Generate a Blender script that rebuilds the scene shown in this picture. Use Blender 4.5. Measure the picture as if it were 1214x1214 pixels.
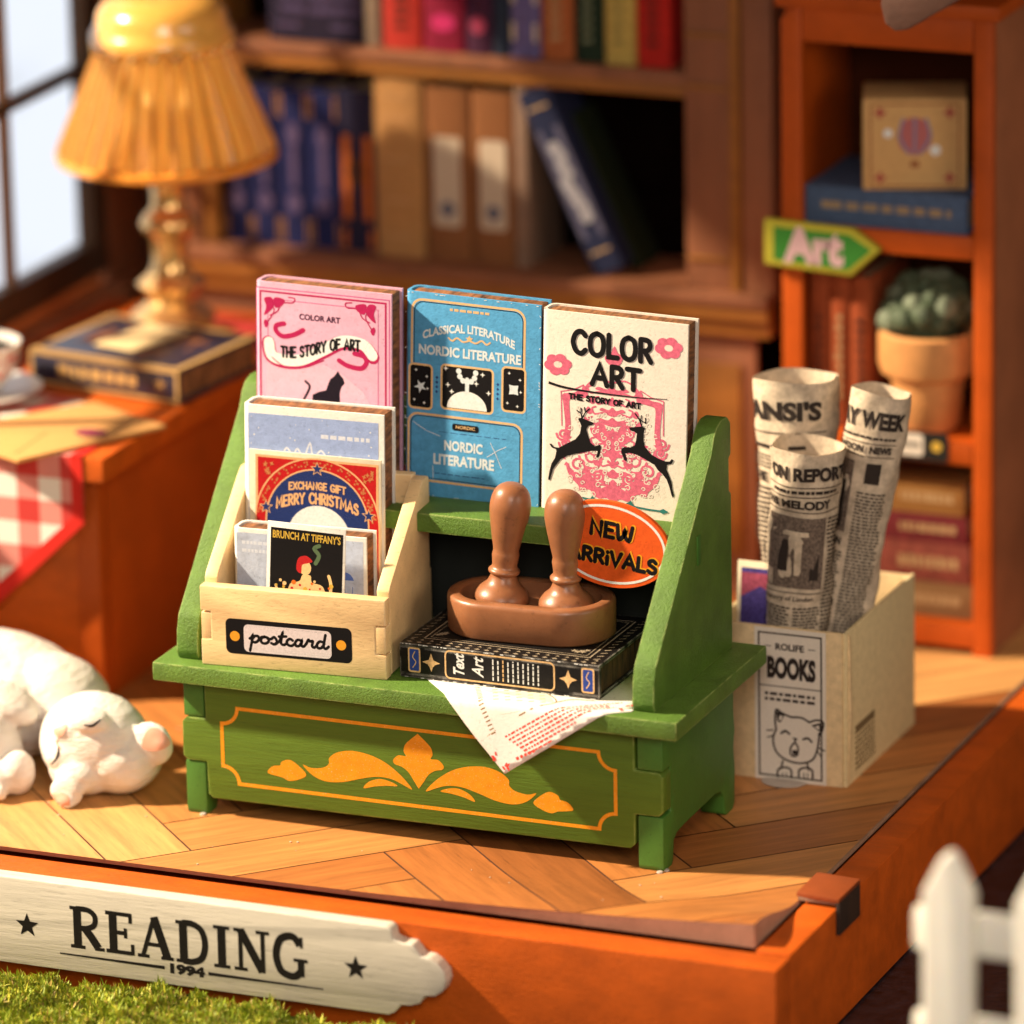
import bpy, bmesh, math, random
from mathutils import Vector, Matrix
from mathutils.geometry import tessellate_polygon
for o in list(bpy.data.objects): bpy.data.objects.remove(o)
random.seed(7)
sc = bpy.context.scene
col = sc.collection
R = math.radians
# ------------------------------------------------------------------ camera (1 unit = 1 cm of the miniature)
cd = bpy.data.cameras.new('camera'); cam = bpy.data.objects.new('camera', cd); col.objects.link(cam)
right = Vector((0.9237822, 0.38244457, -0.01904226)); up = Vector((-0.09716679, 0.28222435, 0.95441502)); fwd = Vector((-0.37038503, 0.87982133, -0.29787474))
m = Matrix((right, up, -fwd)).transposed().to_4x4(); m.translation = Vector((25.655, -65.347, 26.392))
cam.matrix_world = m
cd.sensor_width = 36; cd.lens = 7550/1214*36; cd.clip_start = 1; cd.clip_end = 500
cd.dof.use_dof = True; cd.dof.focus_distance = 75.6; cd.dof.aperture_fstop = 0.138; cd.dof.aperture_blades = 9
sc.camera = cam
sc.render.engine = 'CYCLES'; sc.render.resolution_x = 1024; sc.render.resolution_y = 1024
# ------------------------------------------------------------------ world, lamps, exposure
w = bpy.data.worlds.new('World'); sc.world = w; w.use_nodes = True
bg = w.node_tree.nodes['Background']; bg.inputs[0].default_value = (1.0, 0.62, 0.36, 1); bg.inputs[1].default_value = 0.16
def lamp(name, kind, pos, tgt, energy, colr, **k):
    d = bpy.data.lights.new(name, kind); d.energy = energy; d.color = colr
    for a, b in k.items(): setattr(d, a, b)
    o = bpy.data.objects.new(name, d); col.objects.link(o); o.location = pos
    o.rotation_euler = (Vector(tgt)-Vector(pos)).to_track_quat('-Z', 'Y').to_euler(); return o
KD = Vector((-0.735, -0.25, 0.63)); KT = Vector((-3.5, 1.5, 1.5))
lamp('key_light', 'SPOT', KT+KD*60, KT, 480000, (1.0, 0.82, 0.58), spot_size=R(46), spot_blend=0.45, shadow_soft_size=1.3)
lamp('front_fill', 'AREA', (11, -31, 20), (-2, 1, 1.5), 5100, (1.0, 0.90, 0.80), size=12)
lamp('right_fill', 'AREA', (36, -12, 16), (0, 2, 1.5), 3600, (1.0, 0.84, 0.66), size=16)
sc.view_settings.view_transform = 'Standard'; sc.view_settings.look = 'None'; sc.view_settings.exposure = 0; sc.view_settings.gamma = 1

# ------------------------------------------------------------------ materials
_m = {}
def mat(name, c, rough=.6, bdist=0, bump=.0, bscale=40., grain=(1,1,1), var=.12, vscale=None, metal=0, spec=.5, sss=0, trans=0, emit=None, c2=None, wear=None, coat=0, alpha=1, glit=0):
    if name in _m: return _m[name]
    M = bpy.data.materials.new(name); M.use_nodes = True; nt = M.node_tree; N = nt.nodes; L = nt.links
    b = N['Principled BSDF']; _m[name] = M
    b.inputs['Roughness'].default_value = rough; b.inputs['Metallic'].default_value = metal
    b.inputs['Specular IOR Level'].default_value = spec
    if coat: b.inputs['Coat Weight'].default_value = coat; b.inputs['Coat Roughness'].default_value = .25
    if sss:
        b.inputs['Subsurface Weight'].default_value = sss; b.inputs['Subsurface Radius'].default_value = (.5, .25, .12); b.inputs['Subsurface Scale'].default_value = .25
    if trans: b.inputs['Transmission Weight'].default_value = trans; b.inputs['IOR'].default_value = 1.45
    if emit: b.inputs['Emission Color'].default_value = (*emit[0], 1); b.inputs['Emission Strength'].default_value = emit[1]
    tc = N.new('ShaderNodeTexCoord'); mp = N.new('ShaderNodeMapping'); mp.inputs['Scale'].default_value = grain
    oi = N.new('ShaderNodeObjectInfo')
    ad = N.new('ShaderNodeVectorMath'); ad.operation = 'ADD'
    sc1 = N.new('ShaderNodeVectorMath'); sc1.operation = 'SCALE'; cmb = N.new('ShaderNodeCombineXYZ')
    for i in range(3): L.new(oi.outputs['Random'], cmb.inputs[i])
    L.new(cmb.outputs[0], sc1.inputs[0]); sc1.inputs['Scale'].default_value = 37.
    L.new(tc.outputs['Object'], ad.inputs[0]); L.new(sc1.outputs[0], ad.inputs[1]); L.new(ad.outputs[0], mp.inputs['Vector'])
    n1 = N.new('ShaderNodeTexNoise'); n1.inputs['Scale'].default_value = vscale or bscale*.15; n1.inputs['Detail'].default_value = 5; n1.inputs['Roughness'].default_value = .65
    L.new(mp.outputs[0], n1.inputs['Vector'])
    mx = N.new('ShaderNodeMix'); mx.data_type = 'RGBA'
    cA = [max(0, x*(1-var)) for x in c]; cB = list(c2) if c2 else [min(1, x*(1+var)) for x in c]
    rp = N.new('ShaderNodeMapRange'); rp.inputs['From Min'].default_value = .3; rp.inputs['From Max'].default_value = .7
    L.new(n1.outputs[0], rp.inputs['Value']); L.new(rp.outputs[0], mx.inputs['Factor'])
    mx.inputs['A'].default_value = (*cA, 1); mx.inputs['B'].default_value = (*cB, 1)
    out = mx.outputs['Result']
    if bump:
        n2 = N.new('ShaderNodeTexNoise'); n2.inputs['Scale'].default_value = bscale; n2.inputs['Detail'].default_value = 6; n2.inputs['Roughness'].default_value = .7
        L.new(mp.outputs[0], n2.inputs['Vector'])
        # dark pores
        pr = N.new('ShaderNodeMapRange'); pr.inputs['From Min'].default_value = .28; pr.inputs['From Max'].default_value = .42; pr.inputs['To Min'].default_value = .62
        L.new(n2.outputs[0], pr.inputs['Value'])
        mu = N.new('ShaderNodeMix'); mu.data_type = 'RGBA'; mu.blend_type = 'MULTIPLY'; mu.inputs['Factor'].default_value = 1
        L.new(out, mu.inputs['A']); L.new(pr.outputs[0], mu.inputs['B'])
        if not bdist: out = mu.outputs['Result']
        bp = N.new('ShaderNodeBump'); bp.inputs['Strength'].default_value = bump; bp.inputs['Distance'].default_value = bdist or .02
        L.new(n2.outputs[0], bp.inputs['Height']); L.new(bp.outputs[0], b.inputs['Normal'])
    if wear:
        bv = N.new('ShaderNodeBevel'); bv.samples = 4; bv.inputs['Radius'].default_value = .035
        ge = N.new('ShaderNodeNewGeometry'); dt = N.new('ShaderNodeVectorMath'); dt.operation = 'DOT_PRODUCT'
        L.new(bv.outputs[0], dt.inputs[0]); L.new(ge.outputs['Normal'], dt.inputs[1])
        nw = N.new('ShaderNodeTexNoise'); nw.inputs['Scale'].default_value = 5; nw.inputs['Detail'].default_value = 6
        L.new(tc.outputs['Object'], nw.inputs['Vector'])
        m1 = N.new('ShaderNodeMapRange'); m1.inputs['From Min'].default_value = .995; m1.inputs['From Max'].default_value = .93
        L.new(dt.outputs['Value'], m1.inputs['Value'])
        m2 = N.new('ShaderNodeMath'); m2.operation = 'MULTIPLY'; L.new(m1.outputs[0], m2.inputs[0])
        m3 = N.new('ShaderNodeMapRange'); m3.inputs['From Min'].default_value = .40; m3.inputs['From Max'].default_value = .56; m3.inputs['To Max'].default_value = .8
        L.new(nw.outputs[0], m3.inputs['Value']); L.new(m3.outputs[0], m2.inputs[1])
        mw = N.new('ShaderNodeMix'); mw.data_type = 'RGBA'; L.new(m2.outputs[0], mw.inputs['Factor']); L.new(out, mw.inputs['A']); mw.inputs['B'].default_value = (*wear, 1)
        out = mw.outputs['Result']
    if glit:
        ng = N.new('ShaderNodeTexNoise'); ng.inputs['Scale'].default_value = 60; ng.inputs['Detail'].default_value = 2; L.new(tc.outputs['Object'], ng.inputs['Vector'])
        mg = N.new('ShaderNodeMapRange'); mg.inputs['From Min'].default_value = .64; mg.inputs['From Max'].default_value = .72; L.new(ng.outputs[0], mg.inputs['Value'])
        mq = N.new('ShaderNodeMix'); mq.data_type = 'RGBA'; L.new(mg.outputs[0], mq.inputs['Factor']); L.new(out, mq.inputs['A']); mq.inputs['B'].default_value = (.95, .8, .55, 1); out = mq.outputs['Result']
    L.new(out, b.inputs['Base Color'])
    if alpha < 1: b.inputs['Alpha'].default_value = alpha
    return M
def paper(name, c, **k): return mat('paper_'+name, c, spec=.2, rough=k.pop('rough', .8), bump=k.pop('bump', .25), bscale=k.pop('bscale', 26.), var=k.pop('var', .06), vscale=9, **k)
def ink(name, c, **k): return mat('ink_'+name, c, spec=.12, rough=.75, var=k.pop('var', .12), vscale=30., **k)

GREEN = mat('green_paint', (.100, .200, .026), .5, bump=1.0, bscale=26, grain=(1, 1, 1), var=.22, vscale=2.2, wear=(.42, .50, .16), spec=.35)
GREENG = mat('green_paint_grain', (.088, .165, .014), .55, bump=.5, bscale=22, grain=(.12, 1, 1.6), spec=.3, var=.13, vscale=4.5, wear=(.35, .42, .12))
GREENS = mat('green_paint_side', (.052, .165, .020), .5, bump=.25, bscale=20, var=.12, vscale=2)
SHADEIN = mat('shadow_black_board', (.006, .008, .005), .8, var=.2, vscale=3)  # shadow below the bench shelf put into the colour as near black
GOLD = mat('orange_gold_paint', (.84, .35, .014), .42, var=.1, vscale=10, metal=.25, glit=1)
CREAMW = mat('bare_wood', (.80, .56, .28), .55, bump=.3, bscale=26, grain=(.3, 1, 1), var=.1, vscale=3, wear=(.9, .74, .48))
BURNT = mat('burnt_board', (.10, .035, .012), .8, bump=1, bscale=16, var=.7, vscale=14, c2=(.42, .17, .06), grain=(1, 1, .25))
BURNTD = mat('burnt_board_dark', (.02, .009, .005), .8, bump=1, bscale=16, var=.7, vscale=14, c2=(.11, .045, .018), grain=(1, 1, .2))
ORANGE = mat('orange_wood', (.56, .098, .006), .5, bump=.6, bscale=24, grain=(.5, 1, 1), var=.22, vscale=2.2, spec=.3)
ORANGED = mat('orange_wood_deep', (.46, .075, .005), .5, bump=.25, bscale=30, var=.14, vscale=1.5, spec=.3)
BROWNW = mat('brown_wood', (.26, .095, .042), .6, bump=.2, bscale=20, grain=(1, 1, .2), var=.22, vscale=2)
BROWNG = mat('golden_wood', (.32, .12, .02), .5, bump=.2, bscale=20, grain=(.2, 1, 1), var=.25, vscale=3)
SHADEW = mat('bay_shade_wood', (.004, .002, .0015), .9, var=.3, vscale=3, spec=.0)  # bookcase back darkened in colour to carry the shade of the bay
BLACK = ink('black', (.008, .007, .008)); WHITE = ink('white', (.78, .78, .76)); CARDW = paper('white_card', (.80, .79, .74)); CREAMP = paper('cream_card', (.72, .63, .46))

# ------------------------------------------------------------------ object helpers
def link(name, data, parent=None, label=None):
    o = bpy.data.objects.new(name, data); col.objects.link(o)
    if parent is not None: o.parent = parent
    if label: o['label'] = label
    return o
def tag(o, label, cat, group=None):
    o['label'] = label; o['category'] = cat
    if group: o['group'] = group
    return o
def thing(name, label, cat, loc=(0,0,0), rz=0, group=None, M=None):
    o = bpy.data.objects.new(name, None); col.objects.link(o); o.empty_display_size = .2
    if M is not None: o.matrix_world = M
    else: o.location = loc; o.rotation_euler = (0, 0, rz)
    return tag(o, label, cat, group)
def fin(name, bm, mt, parent=None, label=None, smooth=False, sa=None):
    me = bpy.data.meshes.new(name); bmesh.ops.recalc_face_normals(bm, faces=bm.faces); bm.to_mesh(me); bm.free()
    for x in (mt if isinstance(mt, (list, tuple)) else [mt]): me.materials.append(x)
    if smooth: me.shade_smooth()
    if sa:
        me.shade_smooth(); me.set_sharp_from_angle(angle=R(sa))
    return link(name, me, parent, label)
def bev(bm, wd, seg=2):
    if wd: bmesh.ops.bevel(bm, geom=list(bm.edges), offset=wd, segments=seg, affect='EDGES', profile=.6, clamp_overlap=True)
def box(name, a, b, mt, parent=None, bw=.02, label=None, seg=2, rot=None):
    """box from corner a to corner b"""
    bm = bmesh.new(); bmesh.ops.create_cube(bm, size=1)
    for v in bm.verts: v.co = Vector([(a[i]+b[i])/2 + v.co[i]*(b[i]-a[i]) for i in range(3)])
    bev(bm, bw, seg)
    if rot is not None: bmesh.ops.transform(bm, matrix=rot, verts=bm.verts)
    return fin(name, bm, mt, parent, label, sa=50)
def prism(name, pts, axis, a0, a1, mt, parent=None, bw=.02, label=None, seg=2, M=None):
    """outline pts in the two other axes, extruded along axis from a0 to a1"""
    bm = bmesh.new()
    def mk(p, a):
        if axis == 'x': return (a, p[0], p[1])
        if axis == 'y': return (p[0], a, p[1])
        return (p[0], p[1], a)
    v0 = [bm.verts.new(mk(p, a0)) for p in pts]; v1 = [bm.verts.new(mk(p, a1)) for p in pts]; n = len(pts)
    bm.faces.new(v0); bm.faces.new(v1[::-1])
    for i in range(n): bm.faces.new((v0[i], v0[(i+1) % n], v1[(i+1) % n], v1[i]))
    bmesh.ops.recalc_face_normals(bm, faces=bm.faces)
    if bw:
        es = [e for e in bm.edges if len(e.link_faces) == 2 and e.calc_face_angle(0) > .35]
        bmesh.ops.bevel(bm, geom=es, offset=bw, segments=seg, affect='EDGES', profile=.6, clamp_overlap=True)
    if M is not None: bmesh.ops.transform(bm, matrix=M, verts=bm.verts)
    return fin(name, bm, mt, parent, label, sa=50)
def lathe(name, prof, mt, parent=None, c=(0,0,0), n=40, sx=1, label=None, ripple=None, tilt=None):
    bm = bmesh.new(); rings = []
    for (r, z) in prof:
        ring = []
        for i in range(n):
            a = 2*math.pi*i/n; rr = r*(1+(ripple*math.sin(i*math.pi/2+.4) if ripple else 0))
            ring.append(bm.verts.new((rr*math.cos(a)*sx, rr*math.sin(a), z)))
        rings.append(ring)
    for A, B in zip(rings, rings[1:]):
        for i in range(n): bm.faces.new((A[i], A[(i+1) % n], B[(i+1) % n], B[i]))
    if prof[0][0] > 1e-4: bm.faces.new(rings[0][::-1])
    if prof[-1][0] > 1e-4: bm.faces.new(rings[-1])
    bmesh.ops.remove_doubles(bm, verts=bm.verts, dist=1e-5)
    if tilt is not None: bmesh.ops.transform(bm, matrix=tilt, verts=bm.verts)
    bmesh.ops.translate(bm, vec=c, verts=bm.verts)
    return fin(name, bm, mt, parent, label, sa=40 if not ripple else None)
def arc(cx, cy, r, a0, a1, n=8, ry=None):
    return [(cx+r*math.cos(R(a0+(a1-a0)*i/n)), cy+(ry or r)*math.sin(R(a0+(a1-a0)*i/n))) for i in range(n+1)]
def rrect(x0, y0, x1, y1, r, n=5):
    return arc(x1-r, y1-r, r, 0, 90, n)+arc(x0+r, y1-r, r, 90, 180, n)+arc(x0+r, y0+r, r, 180, 270, n)+arc(x1-r, y0+r, r, 270, 360, n)
def catmull(P, closed=False, k=5):
    P = [Vector(p) for p in P]; n = len(P); out = []
    if n < 3: return [tuple(p) for p in P]
    rng = range(n if closed else n-1)
    for i in rng:
        g = (lambda j: P[j % n]) if closed else (lambda j: P[min(max(j, 0), n-1)])
        a, b, c, d = g(i-1), g(i), g(i+1), g(i+2)
        for s in range(k):
            t = s/k
            out.append(tuple(.5*((2*b)+(c-a)*t+(2*a-5*b+4*c-d)*t*t+(3*b-a-3*c+d)*t**3)))
    if not closed: out.append(tuple(P[-1]))
    return out
# ------------------------------------------------------------------ letters drawn with a round pen / with serifs
RG = {  # glyph: (width, [polylines]) smooth ones start with 's'
'A': (.8, [[(0,0),(.4,1),(.8,0)], [(.15,.35),(.65,.35)]]), 'B': (.65, [[(.05,0),(.05,1)], ['s',(.05,1),(.45,.97),(.55,.76),(.4,.55),(.05,.52)], ['s',(.05,.52),(.5,.48),(.62,.25),(.45,.03),(.05,0)]]),
'C': (.75, [['s',(.72,.82),(.5,1),(.2,.9),(.03,.5),(.2,.1),(.5,0),(.73,.17)]]), 'D': (.75, [[(.05,0),(.05,1)], ['s',(.05,1),(.4,.97),(.7,.75),(.72,.35),(.45,.03),(.05,0)]]),
'E': (.6, [[(.6,1),(.05,1),(.05,0),(.6,0)], [(.05,.52),(.5,.52)]]), 'F': (.58, [[(.58,1),(.05,1),(.05,0)], [(.05,.52),(.48,.52)]]),
'G': (.78, [['s',(.72,.82),(.5,1),(.2,.9),(.03,.5),(.2,.1),(.5,0),(.75,.15),(.76,.42)], [(.76,.42),(.48,.42)]]), 'H': (.7, [[(.03,0),(.03,1)], [(.67,0),(.67,1)], [(.03,.5),(.67,.5)]]),
'I': (.12, [[(.06,0),(.06,1)]]), 'J': (.5, [['s',(.45,1),(.45,.3),(.3,.02),(.05,.12)]]), 'K': (.65, [[(.05,0),(.05,1)], [(.62,1),(.05,.42)], [(.25,.6),(.65,0)]]),
'L': (.55, [[(.05,1),(.05,0),(.55,0)]]), 'M': (.85, [[(.03,0),(.08,1),(.42,.3),(.77,1),(.82,0)]]), 'N': (.7, [[(.03,0),(.05,1),(.65,0),(.67,1)]]),
'O': (.8, [['s',(.4,1),(.12,.85),(.02,.5),(.12,.13),(.4,0),(.68,.13),(.78,.5),(.68,.87),(.4,1)]]), 'P': (.6, [[(.05,0),(.05,1)], ['s',(.05,1),(.45,.97),(.58,.74),(.42,.5),(.05,.47)]]),
'R': (.65, [[(.05,0),(.05,1)], ['s',(.05,1),(.45,.97),(.58,.74),(.42,.52),(.05,.48)], [(.28,.48),(.63,0)]]), 'S': (.62, [['s',(.56,.84),(.35,1),(.1,.88),(.1,.65),(.35,.52),(.56,.38),(.55,.12),(.3,0),(.04,.15)]]),
'T': (.7, [[(0,1),(.7,1)], [(.35,1),(.35,0)]]), 'U': (.7, [['s',(.04,1),(.04,.35),(.18,.03),(.5,.03),(.66,.35),(.66,1)]]), 'V': (.72, [[(0,1),(.36,0),(.72,1)]]),
'W': (1.0, [['s',(0,1),(.12,.1),(.27,.02),(.45,.3),(.5,.7),(.55,.3),(.73,.02),(.88,.1),(1,1)]]), 'X': (.7, [[(0,0),(.7,1)], [(0,1),(.7,0)]]), 'Y': (.7, [[(0,1),(.35,.5),(.7,1)], [(.35,.5),(.35,0)]]),
'Z': (.65, [[(.03,1),(.62,1),(.03,0),(.65,0)]]), 'i': (.12, [[(.06,0),(.06,.6)], [(.06,.92),(.06,.93)]]), "'": (.12, [[(.06,1),(.04,.75)]]), ' ': (.35, []), '-': (.4, [[(0,.5),(.4,.5)]]),
'e': (.55, [['s',(.05,.5),(.5,.52),(.42,.85),(.15,.8),(.03,.4),(.2,.02),(.52,.12)]]),
}
SE = {  # serif: (width, [(pts, thickness, smooth)])
'R': (.92, [([(.22,0),(.22,1)],.17,0), ([(.2,.955),(.5,.955),(.68,.86),(.72,.72),(.66,.58),(.46,.50),(.2,.50)],.11,1), ([(.42,.5),(.6,.3),(.78,.06)],.17,0), ([(.02,.035),(.42,.035)],.07,0), ([(.02,.965),(.3,.965)],.07,0), ([(.68,.035),(.95,.035)],.07,0)]),
'E': (.82, [([(.22,0),(.22,1)],.17,0), ([(.02,.96),(.72,.96)],.08,0), ([(.02,.04),(.76,.04)],.08,0), ([(.22,.51),(.56,.51)],.085,0), ([(.7,1.0),(.7,.76)],.075,0), ([(.745,0),(.745,.26)],.075,0), ([(.56,.63),(.56,.39)],.07,0)]),
'A': (.98, [([(.14,.02),(.47,.98)],.09,0), ([(.47,1.0),(.82,.02)],.17,0), ([(.25,.33),(.68,.33)],.08,0), ([(0,.035),(.32,.035)],.07,0), ([(.64,.035),(.98,.035)],.07,0)]),
'D': (.95, [([(.22,0),(.22,1)],.17,0), ([(.2,.955),(.48,.955),(.72,.82),(.81,.5),(.72,.17),(.48,.045),(.2,.045)],.13,1), ([(.02,.035),(.3,.035)],.07,0), ([(.02,.965),(.3,.965)],.07,0)]),
'I': (.5, [([(.25,0),(.25,1)],.17,0), ([(.03,.035),(.47,.035)],.07,0), ([(.03,.965),(.47,.965)],.07,0)]),
'N': (1.0, [([(.2,0),(.2,1)],.09,0), ([(.2,.98),(.78,.02)],.17,0), ([(.8,0),(.8,1)],.09,0), ([(.02,.035),(.38,.035)],.07,0), ([(.02,.965),(.24,.965)],.07,0), ([(.62,.965),(.98,.965)],.07,0)]),
'G': (.95, [([(.74,.78),(.6,.95),(.42,.97),(.2,.85),(.1,.5),(.2,.15),(.42,.03),(.62,.04),(.76,.16)],.15,1), ([(.76,.03),(.76,.42)],.14,0), ([(.56,.42),(.94,.42)],.07,0), ([(.78,.98),(.78,.72)],.06,0)]),
}
_tx = {}
def bfont(s, bold):
    key = (s, bold)
    if key not in _tx:
        c = bpy.data.curves.new('t', 'FONT'); c.body = s; c.size = 1; c.offset = bold; c.resolution_u = 3; c.fill_mode = 'FRONT'
        o = bpy.data.objects.new('t', c); col.objects.link(o)
        me = bpy.data.meshes.new_from_object(o.evaluated_get(bpy.context.evaluated_depsgraph_get()))
        V = [(v.co.x, v.co.y) for v in me.vertices]; F = [tuple(p.vertices) for p in me.polygons]
        bpy.data.objects.remove(o); bpy.data.curves.remove(c); bpy.data.meshes.remove(me); _tx[key] = (V, F)
    return _tx[key]
def affine(p0, q0, p1, q1, p2, q2):
    """2-D affine map carrying p0,p1,p2 onto q0,q1,q2"""
    A = Matrix(((p0[0], p0[1], 1), (p1[0], p1[1], 1), (p2[0], p2[1], 1))).inverted()
    cx = A @ Vector((q0[0], q1[0], q2[0])); cy = A @ Vector((q0[1], q1[1], q2[1]))
    return lambda p: (cx[0]*p[0]+cx[1]*p[1]+cx[2], cy[0]*p[0]+cy[1]*p[1]+cy[2])
class Art:
    """flat print: inked shapes laid one over the other on a surface"""
    def __init__(s, T=None, k=1): s.k = k; s.V = []; s.F = []; s.M = []; s.mats = []; s.h = .0016; s.T = T
    def _add(s, V, F, mt, raw=False):
        if mt not in s.mats: s.mats.append(mt)
        b = len(s.V); f = s.T if (s.T and not raw) else (lambda p: p)
        s.V += [(*f(p), s.h) for p in V]; s.F += [tuple(b+i for i in q) for q in F]; s.M += [s.mats.index(mt)]*len(F); s.h += .000015
    def poly(s, pts, mt, smooth=False):
        if smooth: pts = catmull(pts, True, 4)
        tri = tessellate_polygon([[Vector((p[0], p[1], 0)) for p in pts]]); s._add(pts, tri, mt)
    def stroke(s, pts, wd, mt, smooth=False, closed=False, cap=True, taper=None):
        if s.T: wd = wd*s.k
        if smooth: pts = catmull(pts, closed, 5)
        P = [Vector(p[:2]) for p in pts]
        P = [p for i, p in enumerate(P) if i == 0 or (p-P[i-1]).length > 1e-6]
        n = len(P)
        if n == 1: s.disc(P[0], wd/2, mt); return
        V = []; F = []
        for i, p in enumerate(P):
            if closed: a, b = P[i-1], P[(i+1) % n]
            else: a, b = P[max(i-1, 0)], P[min(i+1, n-1)]
            d1 = (p-a); d2 = (b-p); d1 = d1.normalized() if d1.length > 1e-9 else d2.normalized(); d2 = d2.normalized() if d2.length > 1e-9 else d1
            t = (d1+d2); t = t.normalized() if t.length > .2 else d1
            k = 1/max(.55, abs(t.dot(d1)))
            wv = wd/2*k
            if taper: wv *= taper[0]+(taper[1]-taper[0])*i/(n-1) if len(taper) == 2 else (taper[0]+(taper[1]-taper[0])*min(1, 2*i/(n-1)) if 2*i < n-1 else taper[1]+(taper[2]-taper[1])*(2*i/(n-1)-1))
            nn = Vector((-t.y, t.x))*wv; V += [p+nn, p-nn]
        for i in range(n if closed else n-1):
            j = (i+1) % n; F.append((2*i, 2*i+1, 2*j+1, 2*j))
        if cap and not closed and not taper:
            for e, q in ((0, 1), (n-1, n-2)):
                d = (P[e]-P[q]).normalized(); b = len(V); a0 = math.atan2(d.y, d.x); K = 5
                V += [P[e]+Vector((math.cos(a0-math.pi/2+math.pi*j/K), math.sin(a0-math.pi/2+math.pi*j/K)))*wd/2 for j in range(K+1)]
                F.append(tuple(range(b, b+K+1)))
        s._add([tuple(v) for v in V], F, mt)
    def disc(s, c, r, mt, ry=None, n=20): s._add([(c[0]+r*math.cos(2*math.pi*i/n), c[1]+(ry or r)*math.sin(2*math.pi*i/n)) for i in range(n)], [tuple(range(n))], mt)
    def star(s, c, r, mt, k=.42, n=5, rot=90):
        s.poly([(c[0]+(r if i % 2 == 0 else r*k)*math.cos(R(rot+180*i/n)), c[1]+(r if i % 2 == 0 else r*k)*math.sin(R(rot+180*i/n))) for i in range(2*n)], mt)
    def text(s, t, box, mt, font='b', wt=.03, fx=None, shear=0):
        """fits text in box (x0,y0,x1,y1) of the local plane; fx bends it"""
        x0, y0, x1, y1 = box
        if font == 'b':
            V, F = bfont(t, wt)
            if not V: return
            mnx = min(v[0] for v in V); mxx = max(v[0] for v in V); mny = min(v[1] for v in V); mxy = max(v[1] for v in V)
            W = [(x0+(v[0]-mnx+shear*(v[1]-mny))/(mxx-mnx)*(x1-x0), y0+(v[1]-mny)/(mxy-mny)*(y1-y0)) for v in V]
            if fx: W = [fx(*p) for p in W]
            s._add(W, F, mt); return
        G = RG if font == 'r' else SE; gap = .22 if font == 'r' else .06
        tot = sum(G[c][0]+gap for c in t)-gap; sx = (x1-x0)/tot; sy = y1-y0; X = 0
        for c in t:
            gw, st = G[c]
            for q in st:
                if font == 'r':
                    sm = q[0] == 's'; pts = q[1:] if sm else q; th = wt
                else: pts, th, sm = q; th = th*sy*wt
                P = [(x0+(X+p[0])*sx, y0+p[1]*sy) for p in pts]
                if sm: P = catmull(P, False, 5)
                if fx: P = [fx(*p) for p in P]
                s.stroke(P, th, mt, cap=(font == 'r'))
            X += gw+gap
    def greek(s, x0, y0, x1, y1, rows, mt, dens=.5):
        rh = (y1-y0)/rows
        for r in range(rows):
            x = x0; y = y1-rh*(r+.5)
            while x < x1-.01*(x1-x0):
                l = random.uniform(.06, .16)*(x1-x0); e = min(x+l, x1)
                s.stroke([(x, y), (e, y)], rh*dens, mt, cap=False); x = e+.035*(x1-x0)
    def build(s, name, parent=None, F=None, M=None, label=None):
        me = bpy.data.meshes.new(name)
        V = [F(*v) for v in s.V] if F else s.V
        if M is not None: V = [tuple(M @ Vector(v)) for v in V]
        me.from_pydata(V, [], s.F); me.polygons.foreach_set('material_index', s.M)
        for x in s.mats: me.materials.append(x)
        me.update(); bm = bmesh.new(); bm.from_mesh(me)
        if not F:
            for f in bm.faces:
                pass
        bm.to_mesh(me); bm.free()
        return link(name, me, parent, label)
def face_xz(y): return lambda u, v, h: (u, y-h, v)       # print on a face looking to -y
# ================================================================== the setting
ENDB = 12.0
def struct(o): o['kind'] = 'structure'; return o
gd = box('ground', (-14.6, -60, -2.0), (60, 60, -1.47), mat('ground_dark_gloss', (.014, .010, .010), .25, bump=.8, bscale=9, var=.9, vscale=6, c2=(.035, .03, .04)), None, 0); struct(gd)
# sky outside the window: a far backdrop of overcast light with blurred dark shapes
def sky():
    M = bpy.data.materials.new('sky_light'); M.use_nodes = True; nt = M.node_tree; N = nt.nodes; N.clear()
    e = N.new('ShaderNodeEmission'); o = N.new('ShaderNodeOutputMaterial'); tc = N.new('ShaderNodeTexCoord'); n = N.new('ShaderNodeTexNoise'); n.inputs['Scale'].default_value = .30; n.inputs['Detail'].default_value = 3
    cr = N.new('ShaderNodeValToRGB'); cr.color_ramp.elements[0].position = .33; cr.color_ramp.elements[0].color = (.50, .54, .60, 1); cr.color_ramp.elements[1].position = .43; cr.color_ramp.elements[1].color = (.86, .91, 1, 1)
    nt.links.new(tc.outputs['Object'], n.inputs['Vector']); nt.links.new(n.outputs[0], cr.inputs[0]); nt.links.new(cr.outputs[0], e.inputs[0]); e.inputs[1].default_value = 1.05; nt.links.new(e.outputs[0], o.inputs[0])
    bm = bmesh.new(); vs = [bm.verts.new(p) for p in ((-42, -10, -60), (-22, 55, -60), (-22, 55, 40), (-42, -10, 40))]; bm.faces.new(vs); struct(fin('sky', bm, M))
sky()
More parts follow.
